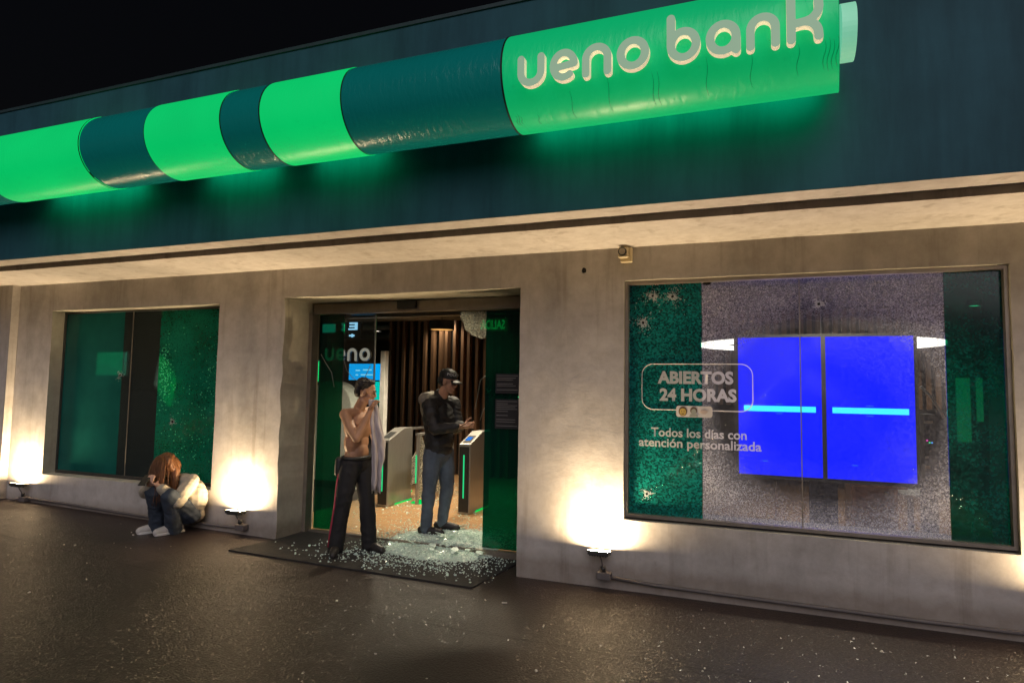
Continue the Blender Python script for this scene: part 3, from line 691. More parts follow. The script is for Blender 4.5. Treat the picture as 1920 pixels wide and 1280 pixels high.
# ---- door
door = MB().box((DR[0]+.02, 0.44, 2.42), (-2.02, 0.52, 2.535)).build('door', M['alu'], bank)
door['label'] = 'glass sliding entrance door with its middle panes smashed out'
gd = 0.50
MB().box((DR[0]+.005, 0.395, 0.06), (DR[0]+.05, 0.50, 2.415)).build('frame', M['alu'], door)
MB().box((-2.05, 0.395, 0.06), (-2.005, 0.50, 2.415)).build('frame', M['alu'], door)
MB().box((-3.53, 0.405, 2.45), (-3.31, 0.438, 2.53)).build('motion_sensor', M['black'], door)
pane('film_pane', DR[0]+.052, -4.27, 0.075, 2.412, gd+.03, M['film_door'], door)
pane('clear_pane', -4.268, -3.868, 0.075, 2.412, gd+.03, M['pane'], door)
MB().box((-3.872, gd+.026, 0.075), (-3.860, gd+.044, 2.412)).build('pane_edge', M['steel'], door)
pane('film_pane', -2.56, -2.052, 0.075, 2.412, gd+.03, M['film_door_r'], door)['label'] = 'right green film pane with two dark notices'
for (za, zb) in ((1.585, 1.781), (1.24, 1.53)):
    nb = MB().box((-2.44, gd+.012, za), (-2.19, gd+.018, zb)).build('notice', M['notice'], door)
    tx = MB(); zz = zb-.02
    while zz > za+.02:
        tx.box((-2.425, gd+.008, zz-.004), (-2.425+random.choice((.12, .17, .20, .22)), gd+.011, zz+.002)); zz -= random.choice((.018, .022, .04))
    tx.build('notice_lines', M['notice_text'], door)
MB().box((-2.20, gd+.012, 1.548), (-2.10, gd+.02, 1.560)).build('door_light', M['led'], door)
rp_ = [(-2.85, 2.412), (-2.845, 2.34), (-2.81, 2.29), (-2.80, 2.23), (-2.76, 2.20), (-2.72, 2.165), (-2.68, 2.16), (-2.62, 2.13), (-2.562, 2.145), (-2.562, 2.412)]
MB().prism(rp_, gd+.03, gd+.04).build('broken_remnant', M['frag_pane'], door)
lp = [(-4.25, 1.93), (-4.20, 1.80), (-4.12, 1.72), (-4.03, 1.68), (-3.97, 1.72), (-3.93, 1.80), (-3.90, 1.86)]
MB().tube([(x, gd+.01, z) for x, z in lp], .0035, 6).build('dangling_gasket', M['gasket'], door, smooth=True)
lp = [(-4.55, 1.98), (-4.48, 1.88), (-4.40, 1.78), (-4.36, 1.62)]
MB().tube([(x, gd+.01, z) for x, z in lp], .0035, 6).build('dangling_gasket', M['gasket'], door, smooth=True)
lp = [(-2.90, 1.40)] + [(-2.74+.12*math.cos(R_(a)), 1.66+.11*math.sin(R_(a))) for a in range(150, -60, -20)] + [(-2.80, 1.40), (-2.84, 1.28)]
MB().tube([(x, gd+.55, z) for x, z in lp], .005, 6).build('dangling_gasket', M['gasket'], door, smooth=True)
MB().tube([(-2.74, 1.05, 1.72), (-2.74, 1.05, 2.43)], .003, 5).build('hanging_wire', M['steel'], door)
MB().tube([(-2.74+.022*math.cos(R_(a)), 1.05, 1.62+.022*math.sin(R_(a))) for a in range(150, 400, 25)], .008, 6).build('wire_hook', M['white'], door)

# ================================================================== TUBE SIGN
YC, ZC, RT = -1.60, 3.596, 0.30
sign = thing('tube_sign', 'long tubular shop sign with alternating lit green and dark teal sections along the fascia', 'sign', (-3, YC, ZC))
def cyl(x0, x1, r, mat, name, n=56, parent=sign, label=None):
    mb = MB(); m = max(2, int((x1-x0)/0.12))
    for k in range(m+1):
        x = x0+(x1-x0)*k/m
        mb.v += [(x, YC+r*math.cos(2*PI*i/n), ZC+r*math.sin(2*PI*i/n)) for i in range(n)]
        if k:
            a, b = (k-1)*n, k*n
            mb.f += [(a+i, b+i, b+(i+1) % n, a+(i+1) % n) for i in range(n)]; mb.mi += [0]*n
    o = mb.build(name, mat, parent, smooth=True)
    if x1 > .4:
        for v in o.data.vertices:
            if v.co.x > x1-.005: v.co.x += .09*(v.co.y-YC)
    return o
segs = [(-13.0, -7.4, 'dark'), (-7.4, -6.43, 'skip'), (-6.43, -5.16, 'lit'), (-5.16, -4.43, 'dark'), (-4.43, -3.667, 'lit'), (-3.667, -3.297, 'dark'), (-3.297, -2.608, 'lit'), (-2.608, -1.439, 'dark'), (-1.439, 0.425, 'main')]
for x0, x1, k in segs:
    if k == 'skip': k = 'dark'
    nm, mt = {'lit': ('lit_section', M['lit']), 'dark': ('dark_section', M['faint_lit']), 'main': ('lit_section', M['lit_main'])}[k]
    o = cyl(x0+.003, x1-.003, RT-(0 if k != 'dark' else .004), mt, nm)
    if k == 'main': o['label'] = 'wide lit green section carrying the raised letters'
for x in (-6.43, -5.16, -4.43, -3.667, -3.297, -2.608, -1.439):
    cyl(x-.006, x+.006, RT+(.004 if x in (-1.439, -3.297, -5.16) else -.002), M['seam'], 'seam_band', 48)
ec = MB(); n = 48
ec.add([(0.4251, YC, ZC)]+[(0.4251, YC+(RT-.002)*math.cos(2*PI*i/n), ZC+(RT-.002)*math.sin(2*PI*i/n)) for i in range(n)], [(0, 1+i, 1+(i+1) % n) for i in range(n)])
ec.v = [(x+.09*(y-YC), y, z) for x, y, z in ec.v]; ec.build('end_cap', M['faint_lit'], sign)
sb = MB().tube([(0.428, YC, ZC), (0.50, YC, ZC)], 0.15, 36); sb.build('end_stub', M['stub'], sign)
for x in (-12, -9, -5.8, -4.05, -2.95, -2.0, -1.1, 0.1):
    MB().box((x-.03, YC+RT-.03, ZC-.05), (x+.03, FY-.006, ZC+.05)).build('bracket', M['seam'], sign)
# added hidden glow panels behind the lit sections wash the fascia green
for x0, x1, k in segs:
    if k in ('lit', 'main'):
        mb = MB(); n = 12
        for xx in (x0+.02, x1-.02 if x1 < .3 else x1-.06):
            mb.v += [(xx, YC+(RT+.004)*math.cos(R_(-50+66*i/n)), ZC+(RT+.004)*math.sin(R_(-50+66*i/n))) for i in range(n+1)]
        mb.f = [(i, i+1, n+2+i, n+1+i) for i in range(n)]; mb.mi = [0]*n
        mb.build('added_rear_glow', M['halo'], sign)
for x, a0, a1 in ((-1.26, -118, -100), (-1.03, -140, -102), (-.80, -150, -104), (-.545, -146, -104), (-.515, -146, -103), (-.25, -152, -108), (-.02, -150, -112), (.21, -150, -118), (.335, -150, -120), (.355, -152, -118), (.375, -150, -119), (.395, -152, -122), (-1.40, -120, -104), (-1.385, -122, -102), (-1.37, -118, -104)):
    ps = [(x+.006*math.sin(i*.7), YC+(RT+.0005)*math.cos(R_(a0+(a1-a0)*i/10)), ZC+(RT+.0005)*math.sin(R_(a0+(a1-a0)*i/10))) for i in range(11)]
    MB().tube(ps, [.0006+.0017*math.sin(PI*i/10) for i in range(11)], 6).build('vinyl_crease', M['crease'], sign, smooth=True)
LY0, LY1 = -1.955, -1.915
for ch, x0, x1 in (('u', -1.315, -1.143), ('e', -1.113, -.945), ('n', -.922, -.749), ('o', -.722, -.541), ('b', -.450, -.273), ('a', -.245, -.069), ('n', -.045, .122), ('k', .149, .318)):
    glyph(ch, x0, 3.405, (x1-x0)/.9, .193, LY0, LY1, 'letter', [M['letter'], M['letter_side']], sign)

# ================================================================== FLOODLIGHTS, CONDUIT, SENSOR
def floodlight(x, label, zb, tilt=0.0, yl=-0.11, hz=.35, blk=None):
    f = thing('floodlight', label, 'floodlight', (x, yl, zb), 0, 'ground floodlights washing the wall')
    def rot(p):
        y, z = p[1]-yl, p[2]-hz; c, s = math.cos(tilt), -math.sin(tilt); return (p[0], yl+y*c-z*s, hz+y*s+z*c)
    hs = MB().box((x-.085, yl-.055, hz-.028), (x+.085, yl+.055, hz-.002)); hs.box((x-.092, yl-.062, hz-.006), (x+.092, yl-.056, hz+.006)); hs.box((x-.092, yl+.056, hz-.006), (x+.092, yl+.062, hz+.006))
    hs.box((x-.092, yl-.056, hz-.006), (x-.086, yl+.056, hz+.006)); hs.box((x+.086, yl-.056, hz-.006), (x+.092, yl+.056, hz+.006))
    for k in range(7): hs.box((x-.075+.022*k, yl-.04, hz-.040), (x-.070+.022*k, yl+.04, hz-.029))
    hs.v = [rot(p) for p in hs.v]; hs.build('housing', M['flood_body'], f)
    ln = MB().add([rot(p) for p in ((x-.080, yl-.05, hz+.001), (x+.080, yl-.05, hz+.001), (x+.080, yl+.05, hz+.001), (x-.080, yl+.05, hz+.001))], [(0, 1, 2, 3)])
    ln.build('lens', M['lens'], f, recalc=False)
    l = bpy.data.lights.new('flood_beam', 'SPOT'); l.energy = 75; l.color = (1.0, .76, .47); l.spot_size = R_(110); l.spot_blend = 1.0; l.shadow_soft_size = .05
    lo = bpy.data.objects.new('flood_beam', l); COL.objects.link(lo); lo.location = (x, yl, hz+.012); lo.rotation_euler = (PI-.03, 0, 0); lo.parent = f; lo.matrix_parent_inverse = Matrix.Translation((-x, -yl, -zb))
    br = MB().tube([(x, yl, hz-.03), (x+.015, yl+.01, hz-.07), (x+.02, -.07, zb+.07), (x+.02, -.06, zb+.03)], .006, 8)
    br.tube([(x-.07, yl, hz-.035), (x+.07, yl, hz-.035)], .006, 6); br.build('bracket', M['conduit'], f, smooth=True)
    MB().tube([(x+.02, -.06, zb+.035), (x+.02, -.06, zb+.075)], .022, 10).build('swivel', M['flood_body'], f, smooth=True)
    bevel(MB().box((x-.03, -.085, zb-.03), (x+.085, -.008, zb+.028)).build('junction_box', M['conduit'], f), .006)
    return f
floodlight(-8.50, 'lit floodlight at the far left of the wall beside the pilaster', .18, 0.16, -.11, .372)
floodlight(-5.07, 'lit floodlight between the crouching person and the entrance doorway', .155, 0.14, -.11, .328)
floodlight(-1.235, 'lit floodlight on the pier under the left edge of the lettered window', .115, 0.12, -.11, .322)
floodlight(2.0, 'lit floodlight beyond the right end of the lettered window', .10, 0.12, -.11, .32)
def conduit(pts, label, r=.016):
    o = MB().tube(pts, r, 8).build('electrical_conduit', M['conduit'], smooth=True)
    return tag(o, label, 'conduit', 'conduits along the wall base')
conduit([(-8.41, -.03, .185), (-7.8, -.028, .178), (-6.9, -.03, .15), (-6.2, -.028, .135), (-5.12, -.03, .14)], 'grey conduit running along the wall base under the green left window')
conduit([(-1.15, -.04, .10), (-.8, -.035, .082), (0, -.03, .072), (1.0, -.03, .062), (1.95, -.04, .07)], 'dark conduit running along the wall base under the lettered window')
conduit([(-8.545, -.06, .18), (-8.72, -.05, .15), (-8.87, -.04, .12)], 'short conduit bend between the far left floodlight and the pilaster')
sn = thing('alarm_sensor', 'small cream alarm box with round grille on the wall above the lettered window', 'alarm', (-1.03, 0, 2.79))
bevel(MB().box((-1.085, -.055, 2.715), (-.985, -.008, 2.842)).build('back_box', M['cream_plastic'], sn), .008)
bevel(MB().box((-1.095, -.105, 2.745), (-1.01, -.056, 2.838)).build('housing', M['cream_plastic'], sn), .012, 3)
MB().tube([(-1.055, -.108, 2.795), (-1.055, -.120, 2.795)], .036, 20).build('rim', M['black'], sn)
MB().tube([(-1.055, -.1205, 2.795), (-1.055, -.124, 2.795)], .027, 20).build('grille', M['alu'], sn)

# ---- mat and glass
mt = MB(); ring = [(-4.70, -.56), (-2.20, -.49), (-2.11, .43), (-4.53, .39)]
mm_ = MB(); nxm, nym = 30, 10
for zt in (0.016, 0.001):
    for j in range(nym+1):
        for i in range(nxm+1):
            s, t = i/nxm, j/nym
            a = Vector(ring[0]).lerp(Vector(ring[1]), s); b = Vector(ring[3]).lerp(Vector(ring[2]), s); p = a.lerp(b, t)
            mm_.v.append((p.x, p.y, gz(p.x)+zt+(.004*noise.noise(Vector((p.x*3, p.y*3, 0))) if zt > .01 else 0)))
S = (nxm+1)*(nym+1)
for j in range(nym):
    for i in range(nxm):
        a = j*(nxm+1)+i; mm_.f.append((a, a+1, a+nxm+2, a+nxm+1)); mm_.mi.append(0)
edge = [i for i in range(nxm+1)] + [j*(nxm+1)+nxm for j in range(1, nym+1)] + [nym*(nxm+1)+i for i in range(nxm-1, -1, -1)] + [j*(nxm+1) for j in range(nym-1, 0, -1)]
for k in range(len(edge)):
    a, b = edge[k], edge[(k+1) % len(edge)]; mm_.f.append((a, a+S, b+S, b)); mm_.mi.append(0)
tag(mm_.build('door_mat', M['mat'], recalc=False), 'large dark rubber mat lying in front of the entrance doorway', 'mat')
def fl_z(x, y): return 0.072 if y > .455 else gz(x)+(.02 if (-4.6 < x < -2.15 and -.52 < y < .42) else .004)
def frag(mb, x, y, z, s, rd):
    s *= rd.choice((.6, .8, .9, 1, 1, 1.3))
    h = s*rd.uniform(.35, .8); a = rd.uniform(0, PI); c, sn_ = math.cos(a)*s, math.sin(a)*s; t = rd.uniform(-.5, .5)*s; k = rd.uniform(.5, 1.0)
    base = [(c, sn_), (-sn_*k, c*k), (-c, -sn_), (sn_*k, -c*k)]
    mb.add([(x+p, y+q, z+(t if i % 2 else 0)*.5) for i, (p, q) in enumerate(base)] + [(x+p*.8, y+q*.8, z+h+(t if i < 2 else -t)) for i, (p, q) in enumerate(base)],
           [(4, 5, 6, 7), (0, 1, 5, 4), (1, 2, 6, 5), (2, 3, 7, 6), (3, 0, 4, 7)])
rd = random.Random(3)
def pile_h(x, y):
    dx, dy = (x+2.98)/.62, (y-.58)/.62
    d = dx*dx+dy*dy+.25*noise.noise(Vector((x*4, y*4, 2)))
    return max(0, 1-d)
bed = MB(); n = 36
for j in range(n+1):
    for i in range(n+1):
        x, y = -3.75+1.55*i/n, -.12+1.45*j/n; h = pile_h(x, y)
        bed.v.append((x, y, fl_z(x, y)-.006+.035*h*(.5+.7*abs(noise.noise(Vector((x*9, y*9, 4)))))))
for j in range(n):
    for i in range(n):
        xx, yy = -3.75+1.55*(i+.5)/n, -.12+1.45*(j+.5)/n
        if pile_h(xx, yy) > .12: a = j*(n+1)+i; bed.f.append((a, a+1, a+n+2, a+n+1)); bed.mi.append(0)
pl = MB()
for k in range(14000):
    x = rd.gauss(-2.98, .42); y = rd.gauss(.58, .40)
    if not (-3.9 < x < -2.14 and -.5 < y < 1.9): continue
    if .40 < y < .56 and x > -2.56: continue
    if y > 0.6 and x < -3.9: continue
    h = pile_h(x, y)
    if h <= 0 and rd.random() < .55: continue
    frag(pl, x, y, fl_z(x, y)+.028*h*rd.random(), rd.uniform(.004, .010), rd)
for k in range(46):        # crazed sheets still holding together
    x, y, a, q = rd.gauss(-2.98, .30), rd.gauss(.50, .28), rd.uniform(0, 6), rd.uniform(.018, .048)
    if pile_h(x, y) <= .1 or .40 < y < .56 and x > -2.56: continue
    n = rd.randint(5, 7); t1_, t2_ = rd.uniform(-.35, .35), rd.uniform(-.35, .35); zc = fl_z(x, y)+.03+.03*pile_h(x, y)
    pp = [(q*rd.uniform(.6, 1.1)*math.cos(a+2*PI*i/n), q*rd.uniform(.6, 1.1)*math.sin(a+2*PI*i/n)) for i in range(n)]
    vv = [(x+p, y+r_, zc+p*t1_+r_*t2_+h_) for h_ in (0, .005) for p, r_ in pp]
    pl.add(vv, [tuple(range(n-1, -1, -1)), tuple(range(n, 2*n))]+[(i, (i+1) % n, (i+1) % n+n, i+n) for i in range(n)])
for k in range(2600):      # looser pieces over the lobby floor
    x, y = rd.uniform(-5.2, -2.7), rd.uniform(.62, 4.2)
    if rd.random() < min(.95, abs(x+3.4+.35*(y-.6))*.55): continue
    frag(pl, x, y, .072, rd.uniform(.005, .012), rd)
for k in range(420):       # scatter on the mat
    x, y = rd.gauss(-3.2, .55), rd.gauss(-.10, .17)
    if -4.6 < x < -2.15 and -.5 < y < .4: frag(pl, x, y, fl_z(x, y), rd.uniform(.006, .014), rd)
tag(pl.build('shattered_glass', M['shard'], recalc=False), 'heap of shattered greenish safety glass spilled through the doorway over the mat', 'broken glass', kind='stuff')
bo = bed.build('glass_dust', M['shard_bed'], smooth=True, recalc=False); tag(bo, 'pale bed of crushed glass under the heap in the doorway', 'broken glass', kind='stuff')
db = MB()
for k in range(120):
    x = rd.uniform(-8.5, 3.2); y = -abs(rd.gauss(.9, 1.1))-.08
    if y < -4 : continue
    frag(db, x, y, gz(x)+.002, rd.choice((.006, .007, .009, .012)), rd)
for k in range(7):
    x, y, a = rd.uniform(-3, 2.5), -rd.uniform(.3, 2.2), rd.uniform(0, PI)
    db.tube([(x, y, gz(x)+.006), (x+.04*math.cos(a), y+.04*math.sin(a), gz(x)+.008)], .006, 5)
tag(db.build('debris', M['debris'], recalc=False), 'small pale chips and fragments scattered over the pavement', 'debris', kind='stuff')

# ================================================================== INTERIOR THINGS
def turnstile(x, y, label, long_=.62, mirror=False):
    t = thing('turnstile', label, 'turnstile', (x, y, .07), 0, 'security turnstiles inside the entrance')
    w2 = .077
    b = MB().prism([(y, .075), (y+long_, .075), (y+long_, 1.07), (y+.38, 1.07), (y, .93)], x-w2, x+w2)
    b.v = [(q[1], q[0], q[2]) for q in b.v]; bevel(b.build('body', M['steel'], t), .006)
    f = MB().box((x-w2+.012, y-.012, .10), (x+w2-.012, y-.001, .90)); f.build('front_panel', M['black'], t)
    MB().box((x-.008, y-.018, .27), (x+.008, y-.0125, .80)).build('light_strip', M['led'], t)
    tp = MB(); za = lambda yy: .93+(yy-y)*.14/.38
    tp.add([(x-.05, y+.05, za(y+.05)+.006), (x+.05, y+.05, za(y+.05)+.006), (x+.05, y+.24, za(y+.24)+.006), (x-.05, y+.24, za(y+.24)+.006)], [(0, 1, 2, 3)])
    tp.build('reader_panel', M['black'], t, recalc=False)
    MB().box((x-w2-.004, y+long_*.3, .072), (x+w2+.004, y+long_+.01, .092)).build('base_light', M['led_floor'], t)
    return t
M['reader'] = emitter('reader_blue', (0.04, 0.22, 0.75), 1.0)
t1 = turnstile(-3.43, 1.93, 'steel turnstile with green light strip in front of the person in the cap')
t2 = dup(t1, (-4.60, 1.93, .07), 0, 'steel turnstile with green light strip behind the shirtless person')
MB().add([(-3.47, 2.02, .972), (-3.40, 2.02, .972), (-3.40, 2.12, 1.009), (-3.47, 2.12, 1.009)], [(0, 1, 2, 3)]).build('reader_screen', M['reader'], t1, recalc=False)
def flap(x, y0, y1, name_label, seed):
    f = thing('glass_barrier', name_label, 'barrier', (x, y0, .07), 0, 'glass barriers between the turnstiles')
    MB().box((x-.02, y0-.02, .07), (x+.02, y0+.02, .98)).build('post', M['steel'], f)
    MB().box((x-.02, y1-.02, .07), (x+.02, y1+.02, .98)).build('post', M['steel'], f)
    MB().box((x-.03, y0-.03, .98), (x+.03, y1+.03, 1.01)).build('top_rail', M['steel'], f)
    rdd = random.Random(seed); mb = MB()
    pts = [(y0+.03, .15), (y1-.03, .15), (y1-.03, .92)]
    k = 7
    for i in range(k+1): pts.append((y1-.03-(y1-y0-.06)*i/k*.8, .92-.25*rdd.random()-(.15 if i > 4 else 0)))
    pts.append((y0+.03, .5)); p = MB().prism(pts, x-.004, x+.004); p.v = [(q[1], q[0], q[2]) for q in p.v]; p.build('broken_panel', M['frag_pane'], f)
    e = MB().box((x-.024, y0-.026, .35), (x-.004, y0-.021, .72)); e.build('light_strip', M['led'], f)
    MB().box((x-.1, y0+.02, .072), (x+.1, y0+.25, .09)).build('base_light', M['led_floor'], f)
    return f
flap(-4.28, 2.28, 3.30, 'broken glass barrier with a green lit post between the two persons', 5)
flap(-4.95, 2.9, 4.1, 'broken glass barrier behind the left turnstile', 9)
# slatted screen
ss = thing('slatted_screen', 'tall screen of vertical walnut slats on a black backing at the rear of the lobby', 'screen', (-5.4, 5.0, .07))
MB().box((-6.55, 5.16, .07), (-3.9, 5.22, 2.95)).build('backing', M['slat_back'], ss)
base = MB().box((-.026, -.07, 0), (.026, .07, 2.82)).build('slat', M['slat'], ss); base.location = (-6.45, 5.06, .075)
base.matrix_parent_inverse = Matrix.Translation((5.4, -5.0, -.07))
k = 1; x = -6.45+.148
while x < -3.95:
    c = base.copy(); COL.objects.link(c); c.location = (x, 5.06+.03*math.sin(k*2.1), .075); x += .148; k += 1
# white totem and its small screen
to = thing('kiosk_totem', 'slim white vertical totem with a teal edge screen behind the shirtless person', 'kiosk', (-5.28, 3.0, .07))
bevel(MB().box((-5.345, 2.95, .07), (-5.26, 3.05, 2.165)).build('column', M['white'], to), .008)
MB().box((-5.352, 2.96, 1.35), (-5.347, 3.04, 1.72)).build('edge_screen', M['teal_scr'], to)
MB().box((-5.47, 2.97, 1.42), (-5.354, 3.03, 1.70)).build('side_screen', M['teal_scr'], to)
# rounded white counter end
ct = thing('reception_counter', 'rounded pale counter end standing inside behind the left door pane', 'counter', (-5.9, 2.9, .07))
pts = [(-6.62, .08)] + [(-6.15+.42*math.cos(R_(a)), 1.28+.42*math.sin(R_(a))) for a in range(180, -1, -12)] + [(-5.70, 1.0), (-5.62, .7), (-5.62, .08)]
bevel(MB().prism(pts, 2.8, 3.1).build('panel', M['white'], ct), .02, 3)
MB().box((-6.6, 2.78, .08), (-5.63, 2.795, .20)).build('kick_plate', M['darkalu'], ct)
# hanging letters and screens at the rear
hs = thing('hanging_letters', 'pale hanging letters above a light blue screen seen through the left door pane', 'sign', (-7.4, 5.0, 2.1))
for ch, x0, x1 in (('u', -7.92, -7.70), ('e', -7.66, -7.44), ('n', -7.40, -7.17), ('o', -7.12, -6.88)):
    glyph(ch, x0, 2.10, (x1-x0)/.9, .25, 4.98, 5.03, 'letter', [M['letter_in'], M['white']], hs, 20, .115)
sc = thing('hanging_screen', 'light blue information screen hanging under the pale letters', 'screen', (-7.1, 5.3, 1.9))
MB().box((-7.60, 5.32, 1.72), (-6.80, 5.40, 2.08)).build('casing', M['black'], sc)
MB().add([(-7.58, 5.315, 1.74), (-6.82, 5.315, 1.74), (-6.82, 5.315, 2.06), (-7.58, 5.315, 2.06)], [(0, 1, 2, 3)]).build('display', M['screen_sky'], sc)
sm = MB()
for (a, b, z) in ((-7.42, -7.32, 1.93), (-7.25, -7.05, 1.94), (-7.42, -7.36, 1.84), (-7.30, -7.00, 1.845)): sm.box((a, 5.308, z-.012), (b, 5.312, z+.012))
sm.build('display_marks', M['screen_text'], sc)
bs = thing('hanging_sign', 'small pale blue lit sign near the dark ceiling inside the lobby', 'sign', (-7.2, 4.6, 2.6))
MB().box((-7.75, 4.62, 2.50), (-6.85, 4.66, 2.83)).build('panel', M['slat_back'], bs)
g = MB()
for (a, b, z0_, z1_) in ((-6.98, -6.93, 2.66, 2.80), (-7.10, -6.98, 2.77, 2.80), (-7.10, -6.98, 2.715, 2.745), (-7.12, -6.98, 2.66, 2.69), (-7.10, -6.99, 2.54, 2.57), (-7.05, -7.02, 2.525, 2.585)): g.box((a, 4.60, z0_), (b, 4.618, z1_))
g.tube([(-7.28+.05*math.cos(R_(a)), 4.61, 2.72+.06*math.sin(R_(a))) for a in range(-80, 81, 20)], .02, 6); g.box((-7.7, 4.60, 2.62), (-7.42, 4.618, 2.78)); g.build('lit_marks', M['paleblue'], bs)
# exit signs
ex = thing('exit_sign', 'hanging green exit sign with mirrored SALIDA lettering at the top right of the doorway', 'sign', (-3.15, 2.0, 2.43))
MB().box((-3.30, 2.03, 2.35), (-2.93, 2.05, 2.51)).build('panel', M['exit_back'], ex)
fit_text('lettering', 'SALIDA', -3.285, -2.955, 2.375, .115, 2.02, M['exit'], ex, .003, mirror=True)
MB().tube([(-3.12, 2.04, 2.51), (-3.12, 2.04, 3.01)], .006, 6).build('hanger', M['steel'], ex)
ex2 = thing('exit_sign', 'bright green square exit sign seen through the left green door pane', 'sign', (-8.2, 5.0, 1.9))
MB().box((-8.62, 5.03, 1.70), (-8.08, 5.06, 2.10)).build('panel', M['exit_dim'], ex2)
g = MB(); g.box((-8.62, 5.0, 2.03), (-8.08, 5.02, 2.10)); g.box((-8.16, 5.0, 1.70), (-8.08, 5.02, 2.029)); g.box((-8.5, 5.0, 1.90), (-8.24, 5.02, 1.95)); g.box((-8.5, 5.0, 1.80), (-8.24, 5.02, 1.84)); g.box((-8.29, 5.0, 1.841), (-8.24, 5.02, 1.899)); g.build('lit_marks', M['exit'], ex2)
# lamps: downlights with real light
def downlight(x, y, label, power=0, z=3.0, col=(1.0, .86, .62), r=.07, ang=120):
    d = thing('downlight', label, 'lamp', (x, y, z), 0, 'ceiling downlights in the lobby')
    MB().tube([(x, y, z+.018), (x, y, z-.07)], r+.012, 16, cap=False).build('can', M['black'], d, smooth=True)
    MB().tube([(x, y, z-.055), (x, y, z-.06)], r, 16).build('lamp_face', M['bulb'], d)
    if power:
        l = bpy.data.lights.new('downlight_beam', 'SPOT'); l.energy = power; l.color = col; l.spot_size = R_(ang); l.spot_blend = .6; l.shadow_soft_size = r
        lo = bpy.data.objects.new('downlight_beam', l); COL.objects.link(lo); lo.location = (x, y, z-.075); lo.parent = d; lo.matrix_parent_inverse = Matrix.Translation((-x, -y, -z))
    return d
downlight(-5.25, 4.85, 'round ceiling downlight above the slatted screen', 80)
downlight(-3.55, 2.9, 'ceiling downlight above the right turnstile', 391)
downlight(-3.0, 1.25, 'ceiling downlight just inside the doorway above the heap of glass', 478)
downlight(-4.5, 2.0, 'ceiling downlight above the left turnstile', 304)
downlight(-7.6, 6.3, 'bright ceiling downlight near the pale blue sign', 261, 2.86)
downlight(-7.9, 7.4, 'dimmer ceiling downlight deeper behind the pale blue sign', 174, 2.86)
downlight(-5.4, 7.4, 'ceiling downlight seen through the broken remnant', 174)
downlight(-8.0, 2.4, 'ceiling downlight behind the left shop window', 113, 3.0, (.85, 1.0, .8))
downlight(-10.5, 3.0, 'ceiling downlight far back behind the left shop window', 130, 3.0, (.8, 1.0, .85))
downlight(2.6, 4.4, 'ceiling downlight behind the dark green end of the lettered window', 135, 2.85)
downlight(.6, 1.05, 'added unseen downlight just behind the lettered window', 420, 3.0)  # extra lamp added to brighten the floor and crazed pane
dl = thing('drum_lamp', 'orange drum pendant lamp hanging in front of the slats', 'lamp', (-4.6, 3.5, 2.55))
MB().tube([(-4.6, 3.5, 2.52), (-4.6, 3.5, 2.66)], .19, 24, cap=False).build('shade', M['slat_back'], dl, smooth=True)
MB().tube([(-4.6, 3.5, 2.525), (-4.6, 3.5, 2.53)], .17, 24).build('diffuser', M['orange_lamp'], dl)
MB().tube([(-4.6, 3.5, 2.66), (-4.6, 3.5, 3.01)], .008, 6).build('stem', M['black'], dl)
# right window room
vw = thing('video_wall', 'two tall blue screens with cyan bars standing behind the lettered window', 'screen', (.58, 1.5, .07))
MB().box((-.235, 1.515, .79), (1.375, 1.60, 2.215)).build('casing', M['black'], vw)
MB().box((.45, 1.61, .075), (.70, 1.66, 2.0)).build('stand', M['black'], vw)
for (a, b) in ((-.195, .565), (.605, 1.345)):
    d = MB().add([(a, 1.51, .825), (b, 1.51, .825), (b, 1.51, 2.185), (a, 1.51, 2.185)], [(0, 1, 2, 3)]).build('display', M['blue'], vw)
    mid = (a+b)/2; w_ = (b-a)*.43
    MB().box((mid-w_, 1.50, 1.450), (mid+w_, 1.506, 1.505)).build('cyan_bar', M['cyan_bar'], d)
    k = MB(); k.box((mid-.03, 1.50, 1.520), (mid+.03, 1.506, 1.527)); k.box((mid-.03, 1.50, 1.428), (mid+.03, 1.506, 1.435)); k.box((mid-.16, 1.50, .96), (mid-.11, 1.506, .966)); k.build('display_marks', M['screen_mark'], d)
rg = thing('ring_lamp', 'large white ring pendant lamp glowing behind the blue screens', 'lamp', (.63, 3, 2.26))
mb = MB(); n = 72
for k in range(n):
    a = 2*PI*k/n
    for r, z in ((1.06, 2.245), (1.31, 2.245), (1.31, 2.285), (1.06, 2.285)): mb.v.append((.63+r*math.cos(a), 3+.8*r*math.sin(a), z-.055))
for k in range(n):
    a, b = k*4, ((k+1) % n)*4
    for i in range(4): mb.f.append((a+i, a+(i+1) % 4, b+(i+1) % 4, b+i)); mb.mi.append(0)
mb.build('ring', M['ring'], rg)
for a in (0.5, 2.6, 4.7): MB().tube([(.63+1.18*math.cos(a), 3+.94*math.sin(a), 2.23), (.63+1.18*math.cos(a), 3+.94*math.sin(a), 3.01)], .004, 5).build('hanger', M['steel'], rg)
sw = thing('wood_screen', 'band of pinkish wood slats high on the wall behind the blue screens', 'screen', (1.3, 5.5, 2.2))
sbk = MB().box((-1.4, 5.56, 1.4), (3.2, 5.60, 2.95)).build('backing', M['slat_back'], sw)
sl0 = MB().box((-.035, -.03, 0), (.035, .03, 1.5)).build('slat', M['slat'], sw); sl0.location = (-1.3, 5.52, 1.42); sl0.matrix_parent_inverse = Matrix.Translation((-1.3, -5.5, -2.2))
x = -1.18
while x < 3.15: c = sl0.copy(); COL.objects.link(c); c.location = (x, 5.52, 1.42); x += .12
tb = thing('round_table', 'small white round table beside the pale wooden desk behind the lettered window', 'table', (1.45, 2.4, .07))
MB().tube([(1.45, 2.4, .605), (1.45, 2.4, .63)], .27, 32).build('table_top', M['white'], tb)
